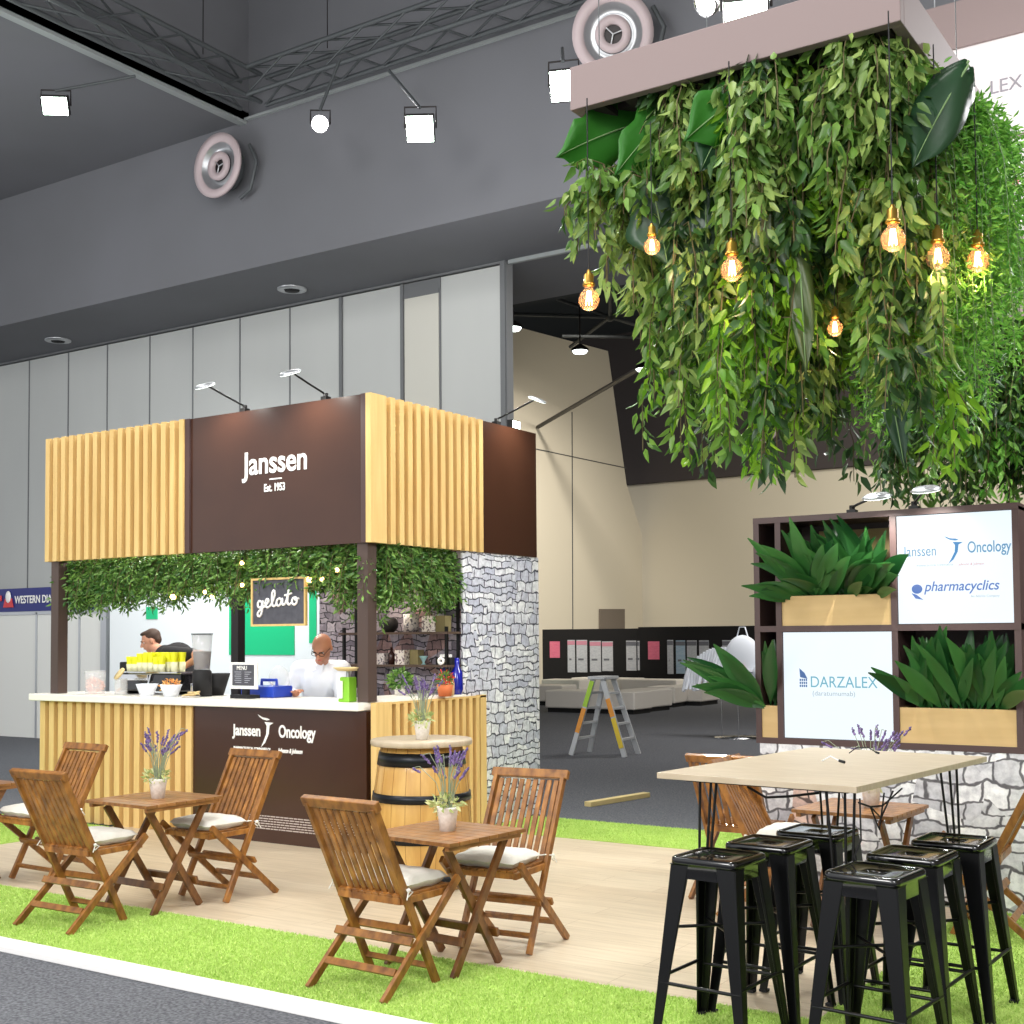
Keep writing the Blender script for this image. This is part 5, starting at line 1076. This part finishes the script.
def man_white():
    Y = .92; H = at_y(322, 648, Y - .17); nk = at_y(321, 664, Y - .02); ch = at_y(321, 676, Y); wa = at_y(321, 705, Y + .06); hp = V((wa.x + .02, wa.y + .05, 1.03))
    R = V((RT.x, RT.y, 0)).normalized(); R = (R * .75 + V((1, 0, 0)) * .25).normalized(); fr = V((R.y, -R.x, 0)); fdir = (fr * .8 + V((0, 0, -.62)) - R * .1).normalized(); upv = V((0, 0, 1)) + fr * .6
    sl = ch - R * .19 + V((0, 0, .05)); sr = ch + R * .19 + V((0, 0, .05))
    hl = V((at_y(291, 694, .40).x, .47, 1.225)); hr_ = V((at_y(343, 694, .44).x, .50, 1.235)); el = sl + V((-.07, -.12, -.25)); er = sr + V((.09, -.1, -.25))
    b = MB(); W, q = head(b, H, fdir, upv, 1.1); cap_(b, nk, H + V((0, .03, -.04)), .062, .056); chain(b, [nk - V((0, 0, .04)), ch - V((0, 0, .04)), wa, hp], [.10, .15, .145, .15])
    for s_, e_, h_, fl in ((sl, el, hl, 1), (sr, er, hr_, -1)):
        chain(b, [ch + (s_ - ch) * .5, s_, e_, h_], [.09, .072, .046, .029]); hand(b, h_, (h_ - e_ + V((0, 0, .09))), V((0, 0, -1)), fl)
    for s in (-1, 1):
        h0 = hp + R * .09 * s; chain(b, [h0, V((h0.x, h0.y, .58)), V((h0.x, h0.y + .02, .18))], [.1, .066, .042]); cap_(b, V((h0.x, h0.y, .14)), V((h0.x, h0.y - .16, .135)), .04, .034)
    p = b.build('person', M['skin_tan'], None, remesh=.0065); tag(p, 'person with a bald head and glasses in a white shirt, looking down at the counter', 'person')
    eyes(W, q, p, M['hair'])
    b = MB()
    for x in (-1, 1): b.tube([W(x * .031 + .024 * math.cos(t * PI / 5), .097, .008 + .017 * math.sin(t * PI / 5)) for t in range(11)], .0028, 5); b.tube([W(x * .055, .095, .012), W(x * .08, .0, .012)], .0025, 5)
    b.tube([W(-.008, .102, .012), W(.008, .102, .012)], .0028, 5); b.build('glasses', M['black_matt'], p)
    b = MB(); chain(b, [nk - V((0, 0, .05)), ch - V((0, 0, .04)), wa, hp + V((0, 0, .05))], [.112, .172, .168, .172]); chain(b, [sl, sr], [.1, .1])
    for s_, e_, h_ in ((sl, el, hl), (sr, er, hr_)): chain(b, [ch + (s_ - ch) * .5, s_, e_, e_.lerp(h_, .8)], [.11, .09, .064, .05])
    b.build('shirt', M['white_cloth'], p, remesh=.012)
    b = MB(); b.poly([nk + fr * .09 - R * .06 + V((0, 0, .015)), nk + fr * .12 - R * .005 - V((0, 0, .05)), nk + fr * .13 - R * .05 - V((0, 0, .07))], fr * .012).poly([nk + fr * .09 + R * .06 + V((0, 0, .015)), nk + fr * .12 + R * .005 - V((0, 0, .05)), nk + fr * .13 + R * .05 - V((0, 0, .07))], fr * .012).build('collar', M['white_cloth'], p)
    b = MB(); b.ball(hp, .178, 16, 10)
    for s in (-1, 1):
        h0 = hp + R * .09 * s; chain(b, [h0, V((h0.x, h0.y, .58)), V((h0.x, h0.y + .02, .2))], [.118, .084, .062])
    b.build('trousers', M['denim'], p, remesh=.013)
    for s in (-1, 1):
        h0 = hp + R * .09 * s; MB().ball((h0.x, h0.y - .05, .145), (.05, .14, .05), 14, 8).build('shoe', M['black_matt'], p)
man_white()

# ================================================================= UP HIGH
# jet diffusers on the bulkhead
def jet(px, py, r, label, Y=6.08, tilt=(0, -1, 0), s=1):
    p = at_y(px, py, Y - .3); e = empty('jet_diffuser', p); tag(e, label, 'air vent', 'round jet air vents'); ax = V(tilt).normalized()
    MB().lathe([(r * .72, .02), (r * .78, .06), (r, .05), (r * 1.0, .01), (r * .72, .0)], 40, axis=ax).build('rim', M['jet_mauve'], e)
    MB().lathe([(r * .74, .03), (r * .62, -.06), (r * .5, -.1), (r * .45, -.04), (r * .44, -.12)], 36, axis=ax).build('bowl', M['alu'], e)
    MB().lathe([(r * .44, -.02), (r * .44, .03), (r * .24, .03), (r * .22, -.03)], 30, axis=ax).build('inner_ring', M['jet_mauve'], e)
    b = MB().lathe([(0, -.04), (r * .24, -.04)], 20, axis=ax); b.build('core', M['steel_dark'], e); b = MB()
    for i in range(3):
        a = i * 2 * PI / 3 + .5; u = ax.orthogonal().normalized(); w = ax.cross(u); b.tube([ax * .0, ax * .0 + (u * math.cos(a) + w * math.sin(a)) * r * .24], r * .02, 5)
    b.build('core_spokes', M['alu'], e)
    MB().lathe([(r * .75, .0), (r * .8, -.1), (r * .7, -.2), (r * .62, -.24)], 30, axis=ax).build('duct', M['truss'], e)
    b = MB().tube([V((r * .5, .2, -r * 1.0)), V((r * .95, .2, -r * .8)), V((r * 1.2, .2, 0)), V((r * .9, .2, r * .6))], .03, 6); b.build('bracket', M['truss'], e)
jet(219, 166, .5, 'round pale jet vent on the dark bulkhead left of the spotlights')
jet(613, 34, .50, 'round pale jet vent partly hidden behind the canopy beam', Y=5.9, tilt=(.45, -1, -.35))
jet(764, 428, .55, 'small round jet vent on the far brown bulkhead seen below the vines', Y=FY)
for px, py, lab in ((292, 290, 'flat oval ceiling vent on the soffit above the tall panels'), (58, 341, 'flat oval ceiling vent on the soffit at the far left')):
    p = at_z(px, py, 7.4); e = empty('ceiling_vent', p); tag(e, lab, 'air vent', 'flat vents in the soffit'); MB().lathe([(.13, .0), (.16, -.02), (.24, 0), (.24, .02)], 28).build('rim', M['alu'], e); MB().lathe([(0, .01), (.12, .01), (.12, -.02), (0, -.03)], 20).build('core', M['black_matt'], e)
# lighting truss in the coffer
def truss(p0, p1, label, d=.42):
    p0 = V(p0); p1 = V(p1); e = empty('lighting_truss', p0); tag(e, label, 'truss', 'box trusses along the coffer edge'); L = (p1 - p0).length; a = (p1 - p0) / L; s = V((0, 0, 1)).cross(a); b = MB(); q = p1 - p0
    C = [s * (d / 2) * i + V((0, 0, d / 2 * j)) for i in (-1, 1) for j in (-1, 1)]
    for i, c in enumerate(C): MB().tube([c, c + q], .035, 8).build('chord', M['truss'], e)
    n = int(L / .75)
    for k in range(n):
        for i, j in ((0, 1), (1, 3), (3, 2), (2, 0)): b.tube([C[i] + a * (L * k / n), C[j] + a * (L * (k + 1) / n)], .018, 6)
    b.build('lacing', M['truss'], e); bb = MB()
    for k in range(4): bb.tube([a * (L * (k + .5) / 4) + V((0, 0, .2)), a * (L * (k + .5) / 4) + V((0, 0, 1.2))], .008, 5)
    bb.build('hanger', M['steel_dark'], e)
truss((-7.0, -2.0, 9.95), (-7.0, 5.7, 9.95), 'long dark box truss running toward the camera along the left coffer edge'); truss((-6.8, 5.6, 9.95), (4.5, 5.6, 9.95), 'long dark box truss running along the bulkhead to the right')
# flood lamps
def flood(px, py, Y, w, h, label, aim, arm, kind='flood', E=700):
    p = at_y(px, py, Y); e = empty('flood_lamp', p); tag(e, label, 'lamp'); a = V(aim).normalized(); q = a.to_track_quat('-Z', 'Y'); e.rotation_mode = 'QUATERNION'; e.rotation_quaternion = q
    if kind == 'flood':
        MB().box((-w / 2, -h / 2, 0), (w / 2, h / 2, .1)).build('housing', M['steel_dark'], e, bevel=.01); MB().box((-w / 2 + .015, -h / 2 + .015, -.012), (w / 2 - .015, h / 2 - .015, 0)).build('lens', M['flood'], e)
    else:
        MB().lathe([(w * .42, .3), (w * .5, .05), (w * .5, -.02), (w * .46, -.02), (w * .44, .02)], 24).build('housing', M['chrome'], e); MB().lathe([(0, 0), (w * .45, 0)], 24).build('lens', M['par'], e)
    iq = q.inverted(); up = iq @ V((0, 0, 1)); ar = iq @ V(arm)
    MB().tube([V((-w * .55, 0, .05)), V((-w * .55, 0, .05)) + up * h * .8, V((w * .55, 0, .05)) + up * h * .8, V((w * .55, 0, .05))], .012, 6).build('yoke', M['steel_dark'], e)
    MB().tube([up * h * .8, up * h * .8 + ar], .022, 6).build('arm', M['truss'], e)
    ld = bpy.data.lights.new('flood_light', 'SPOT'); ld.energy = E; ld.spot_size = 2.3; ld.spot_blend = .7; ld.color = (.95, 1, .95) if kind == 'flood' else (1, .96, .95); ld.shadow_soft_size = w / 2
    lo = bpy.data.objects.new('flood_light', ld); COL.objects.link(lo); lo.parent = e; lo.location = (0, 0, -.04)
flood(55, 106, 3.0, .36, .26, 'bright flood lamp hung from the truss at the upper left', (.55, -.7, -.6), (.75, .75, .3))
flood(420, 129, 4.6, .36, .34, 'bright square flood lamp in the middle of the dark bulkhead', (.45, -.75, -.55), (-.9, .5, .9))
flood(563, 86, 3.8, .30, .34, 'bright flood lamp just left of the canopy beam', (.3, -.8, -.5), (-.6, 1.0, .7))
flood(320, 124, 4.9, .24, .24, 'small round chrome spotlight between the two bright flood lamps', (.6, -.8, -.35), (.1, .3, .8), 'par', 500)
flood(706, 3, 2.4, .24, .24, 'small round spotlight at the top edge above the canopy beam', (-.3, -.8, -.6), (-.1, .2, 3.2), 'par', 300)
flood(746, 14, 1.0, .34, .3, 'flat flood lamp seen edge-on above the canopy beam', (.1, -.25, -1), (0, .1, 3.6), 'flood', 500)
for px, py, Y, lab in ((513, 328, 14, 'small round lamp beside the edge of the white partition'), (580, 351, 17, 'small green tinged lamp under the roof truss rods'), (643, 369, 20, 'small lamp at the upper end of the diagonal rod, half behind the vines')):
    p = at_y(px, py, Y); e = empty('hall_lamp', p); tag(e, lab, 'lamp'); MB().lathe([(.04, .16), (.2, .05), (.2, 0)], 20).build('shade', M['steel_dark'], e); MB().lathe([(0, .0), (.18, 0), (.14, -.05), (0, -.06)], 20).build('lens', M['lamp_disc'], e); MB().tube([(0, 0, .1), (0, 0, 13.45 - p.z)], .02, 5).build('rod', M['steel_dark'], e)
# hanging banner cube, upper right
e = empty('hanging_banner', (0, 0, 0)); tag(e, 'white hanging fabric banner with mauve edges at the upper right', 'banner')
a0 = at_y(957, 55, 3.6); zt = a0.z + .05; zm = at_y(975, 145, 3.6).z; zb = at_y(975, 242, 3.6).z - .02; xx0 = a0.x - .5; xx1 = at_y(1017, 60, 3.6).x + .55
b = MB().box((xx0, 3.6, zb), (xx1, 3.63, zt)).build('fabric', M['banner_lit'], e)
MB().box((xx0, 3.58, zm - .015), (xx1, 3.6, zm + .015)).build('edge_frame', M['mauve'], e)
MB().box((xx0, 3.57, zt), (xx1, 3.66, zt + .42)).build('edge_frame', M['mauve'], e)
MB().box((xx0, 3.57, zb - .05), (xx1, 3.66, zb)).build('edge_frame', M['mauve'], e)
t0 = at_y(989, 94, 3.58); text('lettering', 'LEX', (t0.x, 3.597, t0.z), .17, M['grey_text'], b, sx=.95)
t0 = at_y(993, 190, 3.58); text('lettering', 'stin', (t0.x, 3.597, t0.z), .15, M['pink_text'], b, sx=1, bold=.003)
for x in (at_y(934, 0, 3.6).x, at_y(975, 0, 3.6).x): MB().tube([(x, 3.62, zt + .4), (x, 3.62, 10.9)], .006, 5).build('wire', M['alu'], e)
k = empty('roof_frame', (0, 0, 0)); tag(k, 'pale steel tubes crossing under the dark roof at the right edge below the banner', 'frame')
for a_, c_ in (((940, 250), (1060, 228)), ((985, 240), (1040, 300)), ((975, 262), (1080, 250))): MB().tube([at_y(a_[0], a_[1], 6.0), at_y(c_[0], c_[1], 6.2)], .045, 8).build('tube', M['alu'], k)

# ================================================================= LIGHT
w = bpy.data.worlds.new('world'); scene.world = w; w.use_nodes = True; bg = w.node_tree.nodes['Background']; bg.inputs[0].default_value = (.94, .97, 1, 1); bg.inputs[1].default_value = 1.05
def area(name, loc, target, size, E, col=(1, 1, 1), sy=None):
    ld = bpy.data.lights.new(name, 'AREA'); ld.energy = E; ld.size = size; ld.color = col
    if sy: ld.shape = 'RECTANGLE'; ld.size_y = sy
    o = bpy.data.objects.new(name, ld); COL.objects.link(o); o.location = loc; o.rotation_euler = (V(target) - V(loc)).to_track_quat('-Z', 'Y').to_euler(); return o
area('hall_fill', (3, -3.5, 9.5), (1.5, -1.5, 0), 3.0, 300, (1, .98, .95))  # unseen area fills added to brighten the stand and hall, no fixtures modelled
area('hall_fill', (-3, -5, 9.5), (-1, -1, 0), 3.0, 330, (1, .98, .95))
area('hall_fill', (9.5, -9, 6.0), (1.5, 0, 1.2), 2.5, 420, (1, .98, .95))
area('hall_fill', (-10, -1, 5.5), (-9, 8, 3.0), 3.0, 110)
area('hall_upfill', (-11, -1, 5.0), (-11, -1, 10), 4.0, 190)  # added upward fills standing in for bounce onto the grey ceiling
area('hall_upfill', (-2, 3.5, 5.2), (-2, 4.5, 10), 4.0, 110)
area('hall_fill', (1, -11, 6.0), (0, 0, 1.5), 2.5, 420, (1, .98, .95))
area('hall_fill', (7, 2, 5.5), (0, 1.9, 1.4), 1.6, 330, (1, .99, 1))
area('hall_fill', (0, 12, 7), (-3, 12, 0), 3.0, 420, (1, .98, .94))
area('hall_fill', (3.5, -10.5, 4.2), (1.2, -2.5, .9), 1.5, 150, (1, .98, .95))
def spot(loc, tgt, E, size, col):
    ld = bpy.data.lights.new('hall_spot', 'SPOT'); ld.energy = E; ld.spot_size = size; ld.spot_blend = 1; ld.color = col; ld.shadow_soft_size = .3; o = bpy.data.objects.new('hall_spot', ld); COL.objects.link(o); o.location = loc; o.rotation_euler = (V(tgt) - V(loc)).to_track_quat('-Z', 'Y').to_euler()
spot((-8, 20, 10.5), (-15.8, 27, 4.0), 7600, 1.15, (1, .93, .82))
spot((-11, 14, 7), (-15.8, 20, 3), 900, 1.3, (.8, 1, .82))
area('hall_fill', (-3, 26, 9), (-7, 34, 0), 4.0, 1150, (1, .95, .84))
for i, (x, y, E) in enumerate(((-3.2, 1.6, 70), (-1.9, 1.0, 50), (-2.6, .8, 30))):
    area('kiosk_light', (x, y, 3.4), (x, y + .1, 0), .5, E, (1, .96, .9))
area('backdrop_light', (-7.5, 5.0, 4.5), (-8.5, 6.4, 1.5), 2.0, 140, (.96, 1, 1))
area('kiosk_light', (-.6, .9, 2.4), (-.6, 1.3, 1.4), .3, 6, (1, .8, .62))
